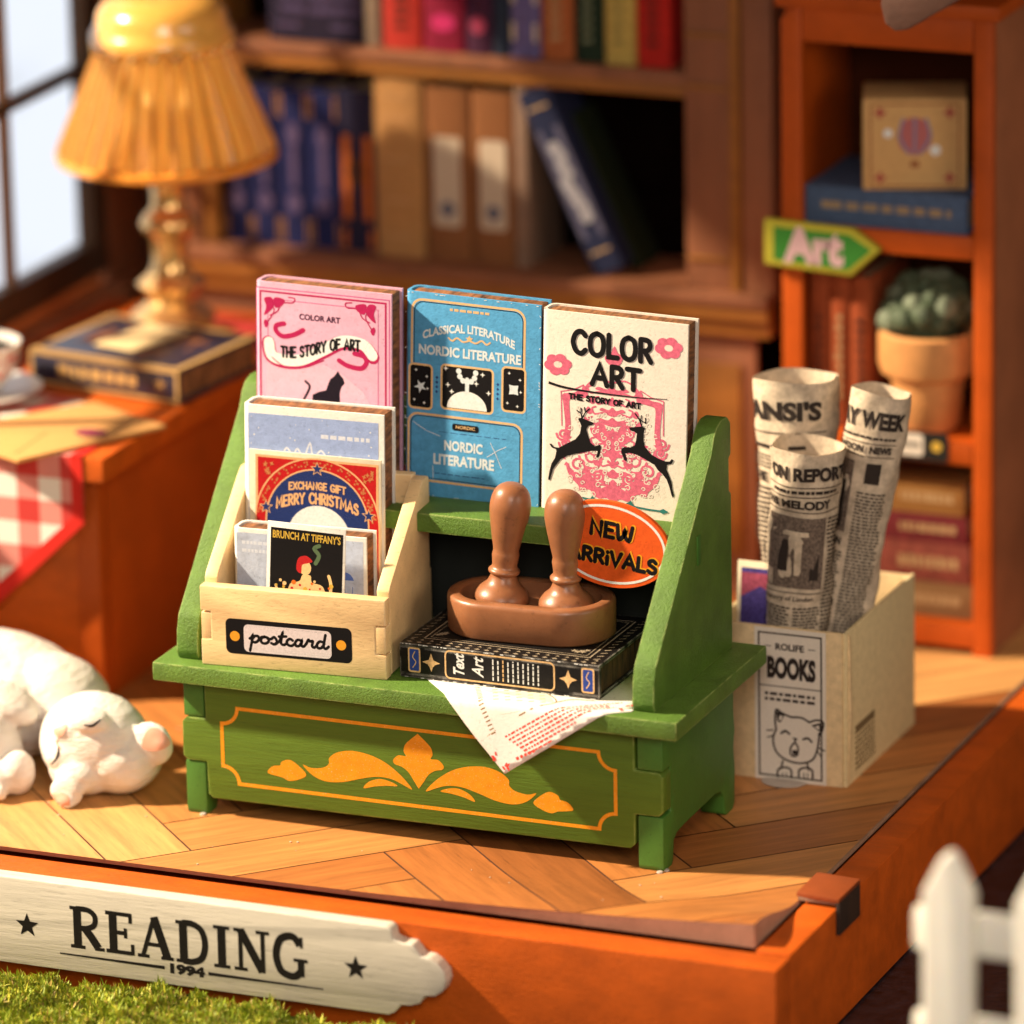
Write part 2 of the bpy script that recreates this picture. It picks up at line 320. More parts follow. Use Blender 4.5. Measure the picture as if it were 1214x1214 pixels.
# ---- floor with herringbone planks printed on lifted card
def lift(x, y):
    a = max(0, min(1, (x+5)/6.8)); b = max(0, min(1, (-.35-y)/1.45)); return .02+.24*(a*a)*(b*b*(3-2*b))*(.75+.25*a)
FX0, FX1, FY0, FY1 = -12.2, 1.80, -1.83, 11.9
fl = box('floor', (FX0, FY0+.9, -.09), (FX1-.02, FY1, .0), mat('floor_joint_brown', (.07, .022, .008), .7), None, 0); struct(fl)
PC = [(.52, .215, .060), (.45, .165, .040), (.60, .30, .10), (.40, .135, .032), (.29, .095, .022)]
PM = [mat('floor_plank_%d' % i, c, .5, bump=.12, bscale=24, grain=(.1, 1.2, 1), var=.28, vscale=5, coat=.1) for i, c in enumerate(PC)]
def floor_planks():
    W = 1.03; n = 4; rot = Matrix.Rotation(R(45), 4, 'Z'); off = Vector((.35, 0, 0)); g = .012; cnt = 0
    for k in range(-16, 17):
        for mm in range(-3, 4):
            for kind in (0, 1):
                if kind == 0: a = (k+2*n*mm, k); b = (a[0]+n, k+1)
                else: a = (k+2*n*mm, k-2*n+1); b = (a[0]+1, a[1]+n)
                cx, cy = (a[0]+b[0])/2*W, (a[1]+b[1])/2*W; c = rot @ (Vector((cx, cy, 0))+off)
                if not (FX0-2.4 < c.x < FX1+2.4 and FY0-2.4 < c.y < FY1+2.4): continue
                bm = bmesh.new()
                q = [(a[0]*W+g, a[1]*W+g), (b[0]*W-g, a[1]*W+g), (b[0]*W-g, b[1]*W-g), (a[0]*W+g, b[1]*W-g)]
                bm.faces.new([bm.verts.new(rot @ (Vector((*p, 0))+off)) for p in q])
                for co, no in (((FX0, 0, 0), (-1, 0, 0)), ((FX1, 0, 0), (1, 0, 0)), ((0, FY0, 0), (0, -1, 0)), ((0, FY1, 0), (0, 1, 0))):
                    bmesh.ops.bisect_plane(bm, geom=bm.verts[:]+bm.edges[:]+bm.faces[:], plane_co=co, plane_no=no, clear_outer=True)
                if not bm.faces: bm.free(); continue
                if c.y < 2.2 and c.x > -8:
                    for i in range(-7, 3): bmesh.ops.bisect_plane(bm, geom=bm.verts[:]+bm.edges[:]+bm.faces[:], plane_co=(i*.9, 0, 0), plane_no=(1, 0, 0))
                    for i in range(8): bmesh.ops.bisect_plane(bm, geom=bm.verts[:]+bm.edges[:]+bm.faces[:], plane_co=(0, -1.65+i*.19, 0), plane_no=(0, 1, 0))
                for v in bm.verts: v.co.z = lift(v.co.x, v.co.y)
                inv = (rot if kind == 0 else Matrix.Rotation(R(135), 4, 'Z')).inverted()
                Mo = rot if kind == 0 else Matrix.Rotation(R(135), 4, 'Z')
                T = Matrix.Translation((c.x, c.y, 0)) @ Mo
                bmesh.ops.transform(bm, matrix=T.inverted(), verts=bm.verts)
                rr = random.Random(k*31+mm*7+kind*3)
                o = fin('plank', bm, PM[rr.choice([0, 0, 1, 1, 2, 2, 3, 4]) if c.x < .4 or c.y > 0 else rr.choice([1, 3])], fl); o.matrix_basis = T; cnt += 1
    # thin brown underlayer following the lift so the joints read dark, and the card's cut edge
    bm = bmesh.new(); nx, ny = 40, 14; G = [[bm.verts.new((FX0+(FX1-FX0)*i/nx, FY0+3.0*j/ny, lift(FX0+(FX1-FX0)*i/nx, FY0+3.0*j/ny)-.006)) for j in range(ny+1)] for i in range(nx+1)]
    for i in range(nx):
        for j in range(ny): bm.faces.new((G[i][j], G[i+1][j], G[i+1][j+1], G[i][j+1]))
    fin('card_underlay', bm, mat('floor_joint_brown', (.07, .022, .008)), fl)
    bm = bmesh.new(); P = []
    for i in range(61):
        x = FX0+(FX1-FX0)*i/60; P.append((bm.verts.new((x, FY0, lift(x, FY0)+.001)), bm.verts.new((x-.0, FY0+.03, -.04))))
    for i in range(7):
        y = FY0+(1.75)*(i+1)/7; P.append((bm.verts.new((FX1, y, lift(FX1, y)+.001)), bm.verts.new((FX1, y, -.04))))
    for A, B in zip(P, P[1:]): bm.faces.new((A[0], A[1], B[1], B[0]))
    e = fin('card_edge', bm, mat('card_edge_brown', (.46, .26, .18), .6, bump=.2, bscale=20, var=.15)); e.parent = fl
    box('card_edge', (FX1-.03, -.05, -.02), (FX1+.035, FY1, .018), mat('card_edge_grey', (.30, .17, .11), .7, bump=.6, bscale=20, var=.3), fl, .005)
    # tab of the floor card folded over the rim
    prism('floor_tab', [(FX1-.02, -.36), (2.32, -.42), (2.33, .3), (FX1-.02, .36)], 'z', .075, .125, mat('tab_orange', (.26, .05, .006), .6, bump=.3, bscale=20), fl, .006)
    box('floor_tab', (2.285, -.42, -.32), (2.335, .28, .073), mat('laser_burnt_black', (.018, .009, .006), .7, bump=.8, bscale=14, grain=(1, 1, .2), var=.7, c2=(.06, .025, .012)), fl, .006)
    box('floor_tab', (FX1, -.37, .03), (2.28, -.33, .074), mat('card_edge_grey', (.30, .17, .11)), fl, .004)
floor_planks()
# ---- plinth of the miniature
pl = thing('plinth', 'orange wooden base box carrying the herringbone floor, its front edge above the moss', 'base')
box('front_board', (-14, -2.43, -1.45), (2.285, -1.95, -.03), ORANGE, pl, .02)
box('side_board', (1.86, -1.945, -1.45), (2.282, 12.2, -.01), ORANGE, pl, .02)
box('corner_joint', (2.0, -2.436, -1.44), (2.289, -2.2, -.72), ORANGE, pl, .02)
box('base_sheet', (-14, -1.94, -1.2), (1.85, 12.2, -.2), ORANGED, pl, 0)
# ---- back and side walls
wl = thing('window_wall', 'dark framed window wall at the left with white light behind its panes', 'wall', (0, 0, 0))
WX = -12.3
FRM = mat('window_frame_dark', (.035, .018, .010), .5, var=.3, vscale=3)
box('sill_board', (WX-.25, 2.0, 2.6), (WX+.35, 12, 3.45), BROWNW, wl, .02)
box('sill_rail', (WX-.2, 2.0, 3.45), (WX+.12, 10.2, 3.62), mat('sill_orange', (.40, .12, .03)), wl, .02)
fr = thing('window', 'dark window frame with thin mullions behind the amber lamp', 'window')
box('bottom_rail', (WX-.15, 2.0, 3.62), (WX+.08, 10.05, 4.08), FRM, fr, .02)
box('jamb', (WX-.15, 10.05, 3.62), (WX+.1, 10.5, 11.5), FRM, fr, .02)
for y in (7.78, 5.4, 3.0): box('mullion', (WX-.1, y-.07, 4.08), (WX+.04, y+.07, 11.4), mat('mullion_brown', (.12, .06, .035), .5), fr, .01)
for z in (6.55, 9.05): box('transom', (WX-.1, 2.1, z-.12), (WX+.05, 10.05, z+.05), FRM, fr, .01)
box('end_wall', (WX-.25, 10.505, 3.455), (WX+.06, 12, 11.5), BROWNW, wl, 0)
box('lower_wall', (WX-.25, 2.0, -.2), (WX+.3, 12, 2.6), BROWNW, wl, 0)
bw = box('back_wall', (-12.5, 11.7, -1.4), (3.5, 12.0, 12), mat('back_wall_brown', (.10, .04, .02), .7, var=.2, vscale=1)); tag(bw, 'dark brown back wall behind the bookcase and cabinet', 'wall')
cl = box('ceiling', (-10.6, 5.2, 10.6), (3.4, 12.2, 10.95), mat('ceiling_brown', (.2, .08, .04)), None, 0); struct(cl)
# ================================================================== the green bench
be = thing('display_bench', 'green painted wooden display bench with gold scroll ornament on its front', 'display stand')
ZS = 1.98; ZB = 1.745
# side panels below the seat, standing on feet with an arch between, tabs of the joint showing
def legs(x0, x1):
    out = [(-.0, .06), (.04, .0), (.26, .0), (.32, .06), (.35, .30), (.46, .36), (.70, .38), (1.72, .40), (1.92, .37), (2.0, .28), (2.03, .05), (2.10, 0), (2.30, 0), (2.38, .08), (2.40, .5), (2.36, .8), (2.40, 1.0), (2.36, 1.3), (2.40, ZB), (.0, ZB), (0, 1.30), (0.0, 1.26), (.27, 1.26), (.27, .69), (0, .69)]
    prism('side_panel', out, 'x', x0, x1, GREENS, be, .025)
legs(-6.20, -5.93); legs(-.33, -.01)
prism('front_panel', [(-5.90, .30), (-5.84, .24), (-.42, .27), (-.36, .33), (-.36, .70), (-.06, .705), (.0, .76), (.0, 1.20), (-.05, 1.25), (-.36, 1.25), (-.36, ZB), (-5.91, ZB), (-5.91, 1.25), (-6.16, 1.25), (-6.22, 1.19), (-6.22, .76), (-6.17, .70), (-5.91, .70)], 'y', -.015, .25, GREENG, be, .022)
box('back_panel', (-5.9, 2.1, .3), (-.36, 2.3, ZB), GREENS, be, .01)
box('seat', (-6.49, -.235, ZB), (.262, 2.80, ZS), GREEN, be, .035)
# upper sloping sides
def upper(x0, x1):
    rear = [(2.60, 4.80), (2.60, 4.40), (2.53, 4.37), (2.53, 3.97), (2.60, 3.92), (2.60, ZS)]
    out = [(.02, ZS), (-.02, 2.08), (.0, 2.34), (.06, 2.52), (1.95, 4.58), (2.04, 4.76), (2.14, 4.86), (2.30, 4.91), (2.48, 4.90)]+rear
    prism('upper_side', out, 'x', x0, x1, GREEN, be, .03, seg=2)
upper(-6.26, -5.97); upper(-.38, -.10)
box('slot_mark', (-.105, 1.42, 3.36), (-.085, 1.52, 3.72), GREENS, be, .005)
box('shelf', (-5.97, 1.28, 3.46), (-.38, 2.45, 3.70), GREEN, be, .03)
box('back_board', (-5.97, 2.45, ZS), (-.38, 2.58, 3.45), SHADEIN, be, 0)
box('top_rail', (-5.97, 2.42, 3.9), (-.38, 2.62, 4.74), GREEN, be, .03)
for gx, gy in ((-5.98, -.02), (-.05, -.03), (.0, .06)): lathe('glue_blob', [(0, 0), (.04, 0), (.035, .015), (0, .02)], mat('glue_pale', (.5, .42, .36), .4), be, c=(gx, gy, .021), n=12)
# painted border and scrolls on the front panel
A = Art()
X0, X1, Z0, Z1 = -5.69, -.60, .47, 1.43; cr = .21
loop = []
for cx, cz, a0, a1 in ((X1, Z1, 180, 270), (X1, Z0, 90, 180), (X0, Z0, 0, 90), (X0, Z1, 270, 360)):
    pts = arc(cx, cz, cr, a0, a1, 8)
    loop += pts
# order: top-right, bottom-right, bottom-left, top-left
A.stroke(loop, .045, GOLD, closed=True)
T = affine((1133, 668), (-3.118, 1.348), (1133, 882), (-3.122, .70), (325, 700), (-5.68, 1.03))
T0 = A.T
def orn(pts, smooth=True):
    P = [T(p) for p in pts]; cx = -3.12
    # T carries the drawing onto the panel; keep the frieze level
    Q = [(p[0], p[1]) for p in P]
    A.poly(catmull(Q, True, 4) if smooth else Q, GOLD); A.poly([(2*cx-q[0], q[1]) for q in (catmull(Q, True, 4) if smooth else Q)][::-1], GOLD)
def lv(pts):  # crop coordinates -> level panel coordinates (dx, dz from the centre)
    return [(-3.12+(x-1133)/316.0, 1.035-((y-775)-(x-1133)*.113)/316.0) for x, y in pts]
def orn2(pts, sm=True):
    Q = lv(pts); Q = catmull(Q, True, 4) if sm else Q
    A.poly(Q, GOLD); A.poly([(-6.24-q[0], q[1]) for q in Q][::-1], GOLD)
orn2([(508,823),(516,806),(535,795),(560,793),(568,778),(600,771),(632,790),(668,829),(640,848),(597,855),(570,842),(540,834)])
orn2([(655,790),(690,803),(740,801),(764,785),(766,762),(800,740),(860,733),(930,748),(990,775),(1040,812),(1080,852),(1105,887),(1065,866),(1020,845),(960,836),(890,845),(820,858),(750,856),(695,832)])
orn2([(905,882),(925,858),(970,845),(1015,855),(1045,873),(1000,872),(950,875)])
Q = lv([(1133,664),(1105,685),(1080,708),(1074,735),(1082,753),(1052,750),(1030,768),(1036,785),(1065,796),(1092,818),(1112,850),(1132,883)])
Q = [Q[0]]+catmull(Q[1:-1], False, 4)+[Q[-1]]
A.poly(Q+[(-6.24-q[0], q[1]) for q in Q[-2:0:-1]], GOLD)
A.build('gold_ornament', be, F=lambda u, v, h: (u, -.015-h, v))
# ================================================================== books and cards
def book(name, label, W, H, TH, M, covm, art=None, edge=BURNT, group=None, cover_t=.035, spine_art=None, cat='book', pages=None):
    """local: x from spine, y up, z towards the reader; front cover face at z=0"""
    t = thing(name, label, cat, group=group, M=M); c = cover_t
    box('page_block', (c+.02, .03, -TH+c), (W-.03, H-.02, -c), pages or edge, t, .012)
    r = .09; o = arc(r, -r, r, 90, 180, 4)+arc(r, -TH+r, r, 180, 270, 4)  # rounded spine in x,z
    outer = [(W, 0)]+o+[(W, -TH)]; inner = [(W, -TH+c)]+[(p[0]+c, p[1]+(c if p[1] < -TH/2 else -c)) for p in o[::-1]]+[(W, -c)]
    bm = bmesh.new(); pts = outer+inner; n = len(outer)
    lo = [bm.verts.new((p[0], 0, p[1])) for p in pts]; hi = [bm.verts.new((p[0], H, p[1])) for p in pts]; N = len(pts)
    for i in range(N): bm.faces.new((lo[i], lo[(i+1) % N], hi[(i+1) % N], hi[i]))
    for i in range(n-1):
        a, b, cc, d = i, i+1, N-2-i, N-1-i
        bm.faces.new((lo[a], lo[b], lo[cc], lo[d])); bm.faces.new((hi[a], hi[b], hi[cc], hi[d]))
    cv = fin('cover', bm, covm, t, sa=35)
    if art: art.build('cover_print', cv)
    if spine_art: spine_art.build('spine_print', cv, F=lambda u, v, h: (-h, v, -u))
    return t
def stand(x, y, z, lean, yaw=0, roll=0):
    return Matrix.Translation((x, y, z)) @ Matrix.Rotation(R(yaw), 4, 'Z') @ Matrix.Rotation(R(90-lean), 4, 'X') @ Matrix.Rotation(R(roll), 4, 'Z')
PINK = ink('pink', (.62, .13, .21), var=.25); TEAL = ink('teal', (.03, .17, .16)); CRIM = ink('crimson', (.42, .015, .09)); NAVY = ink('navy', (.022, .045, .17)); TANI = ink('tan', (.72, .46, .22)); SKYB = paper('sky_blue', (.085, .33, .60), bump=.35, var=.14); PALEB = paper('pale_blue', (.33, .43, .72), var=.1)
PKP = paper('pink', (.66, .37, .50), var=.06); REDI = ink('red', (.50, .02, .022)); OFFW = paper('off_white_cover', (.72, .65, .57), var=.05)
# ---- white book COLOR ART
W, H = 1.87, 2.45; a = Art(affine((322, 182), (0, H), (985, 250), (W, H), (300, 1070), (0, 0)), 355)
def bone(pts, wd, mt, **k): a.stroke(pts, wd, mt, **k)
# damask ornament in pink
k = .0028
for s in (-1, 1):
    cx, cy = 640, 780
    f = lambda dx, dy: (cx+s*dx, cy+dy+s*dx*.09)
    for r0, n0, c0 in ((58, 1.35, (95, 70)), (40, 1.2, (150, 20)), (38, 1.3, (60, -60)), (46, 1.2, (160, 110)), (34, 1.2, (70, 150)), (30, 1.3, (215, 20)), (30, 1.2, (225,-20))):
        sp = [f(c0[0]+s*0+r0*(1-i/22)*math.cos(i*.55)*1.0, c0[1]+r0*(1-i/22)*math.sin(i*.55)) for i in range(19)]
        a.stroke(sp, .030, PINK)
    for y0 in range(-235, 240, 46):
        ww = 24+52*abs(math.sin(y0*.024+1)); a.poly([f(0, y0-20), f(ww*.3, y0-6), f(ww*.8, y0-14), f(ww, y0-2), f(ww*.5, y0+6), f(ww*.3, y0+16), f(0, y0+14)], PINK, True)
        a.stroke([f(4, y0+18), f(ww*.7, y0+8), f(ww+22, y0+16), f(ww+34, y0-8), f(ww+18, y0-16)], .022, PINK, smooth=True)
        a.poly([f(ww+30, y0+6), f(ww+52, y0-14), f(ww+62, y0+8), f(ww+46, y0+20)], PINK, True)
    a.poly([f(0, 200), f(18, 225), f(10, 250), f(0, 268)], PINK, True)
    for q_ in range(9): an_ = R(-60+22*q_); a.poly([f(150+70*math.cos(an_), 60+85*math.sin(an_)), f(166+70*math.cos(an_+.12), 60+98*math.sin(an_+.12)), f(150+70*math.cos(an_+.3), 60+85*math.sin(an_+.3))], PINK)
    for p in ([(120, -235), (140, -225), (180, -210), (225, -200), (222, -150), (215, -60), (226, 10), (200, 0), (190, -60), (195, -150), (190, -180), (150, -190), (110, -200)], [(60, 190), (110, 150), (180, 150), (215, 100), (200, 160), (160, 200), (150, 225), (110, 215), (80, 245), (60, 240)], [(20, 190), (60, 210), (70, 250), (30, 245), (0, 262), (0, 200)], [(0, -20), (30, -60), (75, -110), (60, -60), (90, -30), (40, 10), (70, 60), (20, 60), (0, 90)]):
        a.poly([f(*q) for q in p], PINK, True)
    a.stroke([f(130, -250), f(175, -225), f(232, -212), f(230, -60)], .014, PINK); a.stroke([f(150, -222), f(205, -190), f(205, -60)], .014, PINK)
    a.stroke([f(0, -270), f(60, -285), f(110, -255), f(130, -215)], .02, PINK, smooth=True)
a.poly([(652, 345), (668, 375), (690, 390), (682, 420), (655, 440), (620, 420), (608, 392), (635, 378)], PINK, True)
for cx, cy, r in ((395, 428, 50), (897, 352, 50)):
    T_ = a.T; c0 = T_((cx, cy)); a.T = None
    for i in range(6):
        an = R(60*i+12); a.disc((c0[0]+.105*math.cos(an), c0[1]+.075*math.sin(an)), .075, PINK, ry=.062)
    a.disc(c0, .055, OFFW, ry=.04); a.T = T_
_T, _k = a.T, a.k; random.seed(19)
for i in range(60):
    x_ = random.uniform(15, 215); y_ = random.uniform(-150, 235)
    for s_ in (-1, 1):
        c_ = (640+s_*x_, 780+y_+s_*x_*.09); q_ = random.Random(i).uniform(7, 15)
        a.stroke([(c_[0]+s_*q_*math.cos(t*.9+i)*(1-t/9), c_[1]+q_*math.sin(t*.9+i)*(1-t/9)) for t in range(7)], .011, OFFW, smooth=True)
# deer
DL = [(352,782),(362,782),(372,796),(395,799),(440,776),(472,760),(492,735),(499,700),(491,682),(484,668),(500,664),(520,672),(556,686),(550,695),(530,700),(522,715),(530,745),(540,775),(560,790),(585,784),(589,795),(581,835),(572,843),(565,838),(573,812),(540,812),(510,818),(470,826),(432,836),(405,850),(386,872),(369,895),(361,920),(353,946),(344,943),(351,905),(361,870),(377,845),(384,815),(381,805),(363,799)]
DR = [(715,705),(735,703),(748,702),(770,700),(789,704),(783,725),(781,760),(786,790),(815,824),(850,843),(880,854),(898,854),(908,842),(916,849),(908,864),(886,869),(884,890),(894,915),(906,945),(909,975),(917,1006),(911,1017),(904,1000),(895,965),(884,935),(864,910),(844,893),(829,870),(790,847),(750,826),(716,817),(697,822),(706,848),(703,857),(692,850),(679,815),(680,799),(696,792),(720,794),(741,784),(747,760),(751,732),(738,722),(722,718)]
a.poly(DL, BLACK); a.poly(DR, BLACK)
for st in ([(503,668),(498,645),(480,632)], [(498,645),(500,622)], [(506,662),(518,640),(514,618)], [(518,640),(536,624)], [(775,702),(762,668),(744,643)], [(762,668),(792,686),(790,664)], [(768,682),(772,652)]): a.stroke(st, .016, BLACK)
a.stroke([(352,508),(420,528),(520,545),(640,560),(760,572),(890,578)], .032, BLACK, smooth=True, taper=(1, .25))
Tt = a.T; a.T = None
def skew(p): return p
def bx(x0, y0, x1, y1): # box from crop corners (baseline follows the cover)
    p = Tt((x0, y1)); q = Tt((x1, y0+(x1-x0)*0)); return p, q
def ttl(s, x0, yb, x1, yt, wt, mt, font='r', tilt=0.0):
    p = Tt((x0, yb)); q = Tt((x1, yb+(x1-x0)*.103)); hh = (yb-yt)*.00275
    a.text(s, (p[0], p[1], q[0], p[1]+hh), mt, font, wt, fx=lambda x, y: (x, y+(x-p[0])*tilt))
ttl('COLOR', 462, 372, 818, 275, .064, BLACK, tilt=-.02); ttl('ART', 550, 512, 765, 424, .064, BLACK, tilt=-.03); ttl('THE STORY OF ART', 445, 578, 768, 556, .022, BLACK, tilt=-.03)
p0 = Tt((462, 330)); 
a.T = Tt
a.stroke([(500,1022),(560,1034),(640,1045),(720,1056),(800,1070),(885,1080)], .022, TEAL, smooth=True)
for P in ([(535,1028),(545,1012),(562,1030),(558,1048)], [(690,1050),(722,1032),(738,1060),(712,1072)], [(845,1076),(868,1066),(890,1080),(866,1090)]): a.poly(P, TEAL)
book('book_color_art', 'white book with black leaping deer over a pink damask ornament, title COLOR ART', W, H, .36, stand(-2.32, 1.94, 3.705, 2, 0, -1.0), OFFW, a)
# ---- blue book NORDIC LITERATURE  (crop scale 4.494, origin 475,335)
W, H = 1.76, 2.52; a = Art(affine((28, 42), (0, H), (765, 100), (W, H), (10, 1120), (0, 0)))
Tt = a.T; a.T = None; G0 = TANI; LTX = ink('pale_lettering', (.66, .72, .74))
S = W/737.
def L(x, y): # level cover coordinates from crop
    return ((x-28-(42-y)*-.017)*S, H-(y-42-(x-28)*.079)*.00226)
def lb(x0, y0, x1, y1): p = L(x0, y1); q = L(x1, y1+(x1-x0)*.079); r = L(x0, y0); return (p[0], p[1], q[0], r[1])
def frame(x0, y0, x1, y1, r, wd, mt, inner=None, off=0):
    b = lb(x0, y0, x1, y1); 
    if inner: a.poly(rrect(*b, r), inner)
    a.stroke(rrect(*b, r), wd, mt, closed=True)
frame(78, 85, 690, 640, .13, .028, G0); frame(90, 97, 680, 625, .12, .010, BLACK); frame(72, 710, 690, 1075, .12, .028, G0); frame(84, 722, 680, 1062, .11, .010, BLACK)
b = lb(62, 434, 700, 675); a.poly([(b[0]-.01, b[1]), (b[2]+.01, b[1]), (b[2]+.01, b[3]), (b[0]-.01, b[3])], SKYB)
for x0, x1 in ((66, 190), (242, 522), (573, 697)): frame(x0, 440, x1, 680, .05, .026, G0, BLACK)
b = lb(242, 440, 522, 680); cx = (b[0]+b[2])/2
a.poly([(cx+.26*math.cos(R(t)), b[1]+.02+.22*math.sin(R(t))) for t in range(0, 181, 10)], WHITE)
for i in range(7):
    th = R(180+30*i); a.disc((cx+.11*math.cos(th), b[3]-.06+.13*math.sin(th)), .035, LTX)
a.stroke([(cx, b[3]-.15), (cx, b[3]-.3)], .05, LTX)
for x, y in ((-.25, .3), (.12, .35), (.2, .47), (-.28, .5), (.28, .25), (-.2, .22)): a.star((cx+x, b[1]+y), .035, WHITE, .35, 4)
for x0, x1, kk in ((66, 190, 5), (573, 697, 4)):
    b2 = lb(x0, 440, x1, 680); c = ((b2[0]+b2[2])/2, (b2[1]+b2[3])/2); a.star(c, .085, LTX, .6 if kk == 4 else .4, kk, 45)
    for x, y in ((-.06, .2), (.08, .13), (-.08, -.17), (.05, -.2), (.09, -.02)): a.star((c[0]+x, c[1]+y), .022, WHITE, .4, 4)
for x0 in (215, 547):
    for j in range(4): q = L(x0, 540+j*22+(x0-28)*.079*.4); a.star((q[0], H-(498+j*26-42)*.00226), .022, NAVY, .6, 4)
b = lb(112, 330, 668, 385); a.text('NORDIC LITERATURE', b, LTX, 'b', .035)
b = lb(130, 215, 632, 262); bx0, bx1 = b[0], b[2]
a.text('CLASSICAL LITERATURE', b, LTX, 'b', .035, fx=lambda x, y: (x, y+.03-.13*((x-(bx0+bx1)/2)/(bx1-bx0)*2)**2))
a.greek(*lb(275, 128, 490, 150), 1, G0, .6)
b = lb(265, 855, 475, 912); a.text('NORDIC', b, LTX, 'b', .035); b = lb(208, 930, 540, 990); a.text('LITERATURE', b, LTX, 'b', .035)
a.poly(rrect(*lb(305, 762, 450, 800), .03), BLACK); a.text('NORDIC', lb(325, 772, 430, 790), G0, 'b', .02)
for s in (-1, 1):
    c = L(385, 275+28); a.stroke([(c[0], c[1]), (c[0]+s*.08, c[1]-.03), (c[0]+s*.16, c[1]+.01), (c[0]+s*.22, c[1]-.03), (c[0]+s*.27, c[1])], .02, G0, smooth=True)
c = L(385, 298); a.star(c, .05, G0, .5, 5)
a.greek(*lb(215, 1030, 500, 1050), 1, NAVY, .2); a.greek(*lb(235, 805, 600, 815), 1, NAVY, .25)
for st in ([(90, 760), (170, 810), (240, 835)], [(500, 940), (560, 900), (600, 880)], [(515, 860), (550, 930), (580, 1000)], [(205, 1000), (210, 1070)]): a.stroke([L(*p) for p in st], .006, WHITE)
random.seed(3)
for i in range(46):
    e = random.random(); u = random.choice([random.uniform(0, W), random.choice([.01, W-.012])]); v = random.uniform(0, H) if u < .02 or u > W-.02 else random.choice([.012, H-.012])
    a.stroke([(u, v), (min(W, u+random.uniform(.005, .03)), v+random.uniform(-.02, .02) if .03 < v < H-.03 else v)], .008, WHITE)
book('book_nordic', 'sky blue book with black star windows, title NORDIC LITERATURE', W, H, .34, stand(-4.10, 1.96, 3.705, 2, 0, -1.2), SKYB, a)
# ---- pink book THE STORY OF ART (crop 4.047, origin 280,300)
W, H = 1.80, 2.54; a = Art()
S = W/672.
def L(x, y): return ((x-100-(y-140)*.028)*S, H-(y-140-(x-100)*.043)*.00262)
def st(pts, wd, mt, **k): a.stroke([L(*p) for p in pts], wd, mt, **k)
for q, wd in ((110, .012), (128, .022), (165, .008)):
    i = (q-100)*S; a.stroke([(i, 0.02), (i, H-i*.9-.05), (W-i, H-i*.9-.05), (W-i, .02)], wd, CRIM if wd > .02 else ink('rose', (.55, .12, .28)))
DP = ink('deep_pink', (.66, .22, .38))
a.poly([L(*p) for p in [(175,440),(215,520),(330,548),(450,520),(540,560),(650,640),(700,720),(700,900),(170,900),(168,620)]], paper('pink_light', (.72, .45, .57)))
st([(175,430),(190,490),(250,515),(340,510),(450,455),(540,410),(640,420),(690,470)], .175, CRIM, smooth=True, cap=True)
st([(178,428),(192,487),(252,508),(340,503),(450,448),(540,403),(640,413),(688,462)], .140, WHITE, smooth=True, cap=True)
st([(345,362),(300,386),(245,396),(212,372),(214,346),(250,336)], .06, CRIM, smooth=True)
st([(525,495),(570,518),(635,526),(660,496),(645,468),(600,458)], .06, CRIM, smooth=True)
st([(195,500),(260,540),(350,540),(450,500)], .014, CRIM, smooth=True)
for s in (0, 1):
    m = lambda x, y: (x, y) if not s else (850-x, y+8)
    for P in ([(150,300),(160,260),(150,220),(185,215),(200,250),(180,280)], [(200,215),(250,222),(240,250),(205,262)], [(160,320),(175,340),(160,360),(150,335)]): a.poly([L(*m(*p)) for p in P], CRIM, True)
    a.stroke([L(*m(*p)) for p in [(180,300),(215,280),(240,240),(290,235),(300,215),(270,210)]], .016, CRIM, smooth=True)
    a.stroke([L(*m(*p)) for p in [(170,330),(190,300),(200,270),(180,240),(200,225)]], .014, CRIM, smooth=True)
p = L(325, 312); q = L(527, 312+8); a.text('COLOR ART', (p[0], p[1], q[0], p[1]+.075), ink('plum', (.05, .01, .035)), 'b', .03)
p = L(240, 490); q = L(625, 410)
def bend(x, y):
    t = (x-p[0])/(q[0]-p[0]); return (x, y+.17*t+.03*math.sin(t*6.28+3.4))
a.text('THE STORY OF ART', (p[0], p[1]-.0, q[0], p[1]+.125), BLACK, 'r', .03, fx=bend)
CATI = ink('cat_black', (.012, .008, .016))
a.poly([L(*p) for p in [(380,900),(385,760),(398,690),(400,665),(430,650),(465,640),(475,610),(485,585),(505,570),(520,546),(532,562),(548,580),(556,603),(540,620),(533,650),(537,720),(560,900)]], CATI, False)
st([(352,700),(375,655),(384,625),(362,603)], .03, CATI, smooth=True)
book('book_story_of_art', 'pink book with black cat silhouette and ribbon banner reading THE STORY OF ART', W, H, .36, stand(-5.95, 1.72, 3.705, 2, 0, -.6), PKP, a)
# ================================================================== postcard box
PB = Matrix.Translation((-3.535, .06, ZS+.004)) @ Matrix.Rotation(R(4.2), 4, 'Z')
pb = thing('postcard_box', 'small bare wood box with a black and white postcard label, holding cards', 'box', M=PB)
BW, BH, BD = 2.35, .99, 1.75
prism('front_board', [(-BW, 0), (-.0, 0), (0, .30), (-.13, .31), (-.13, .66), (0, .67), (0, BH), (-BW, BH), (-BW, .68), (-BW+.13, .67), (-BW+.13, .33), (-BW, .32)], 'y', 0, .17, CREAMW, pb, .02)
for x0, x1 in ((-.165, -.005), (-BW+.005, -BW+.165)):
    prism('side_board', [(.006, .315), (.006, .655), (.172, .655), (.172, BH+.06), (.22, BH+.12), (1.42, 2.02), (1.48, 2.05), (1.66, 2.05), (1.70, 2.0), (1.70, 1.55), (1.66, 1.52), (1.66, .9), (1.70, .88), (BD-.05, .02), (.172, .01), (.172, .315)], 'x', x0, x1, CREAMW, pb, .018)
box('back_board', (-BW+.17, 1.55, .02), (-.17, 1.70, 2.08), CREAMW, pb, .02)
box('base_board', (-BW+.17, .18, .02), (-.17, 1.54, .12), CREAMW, pb, 0)
a = Art()
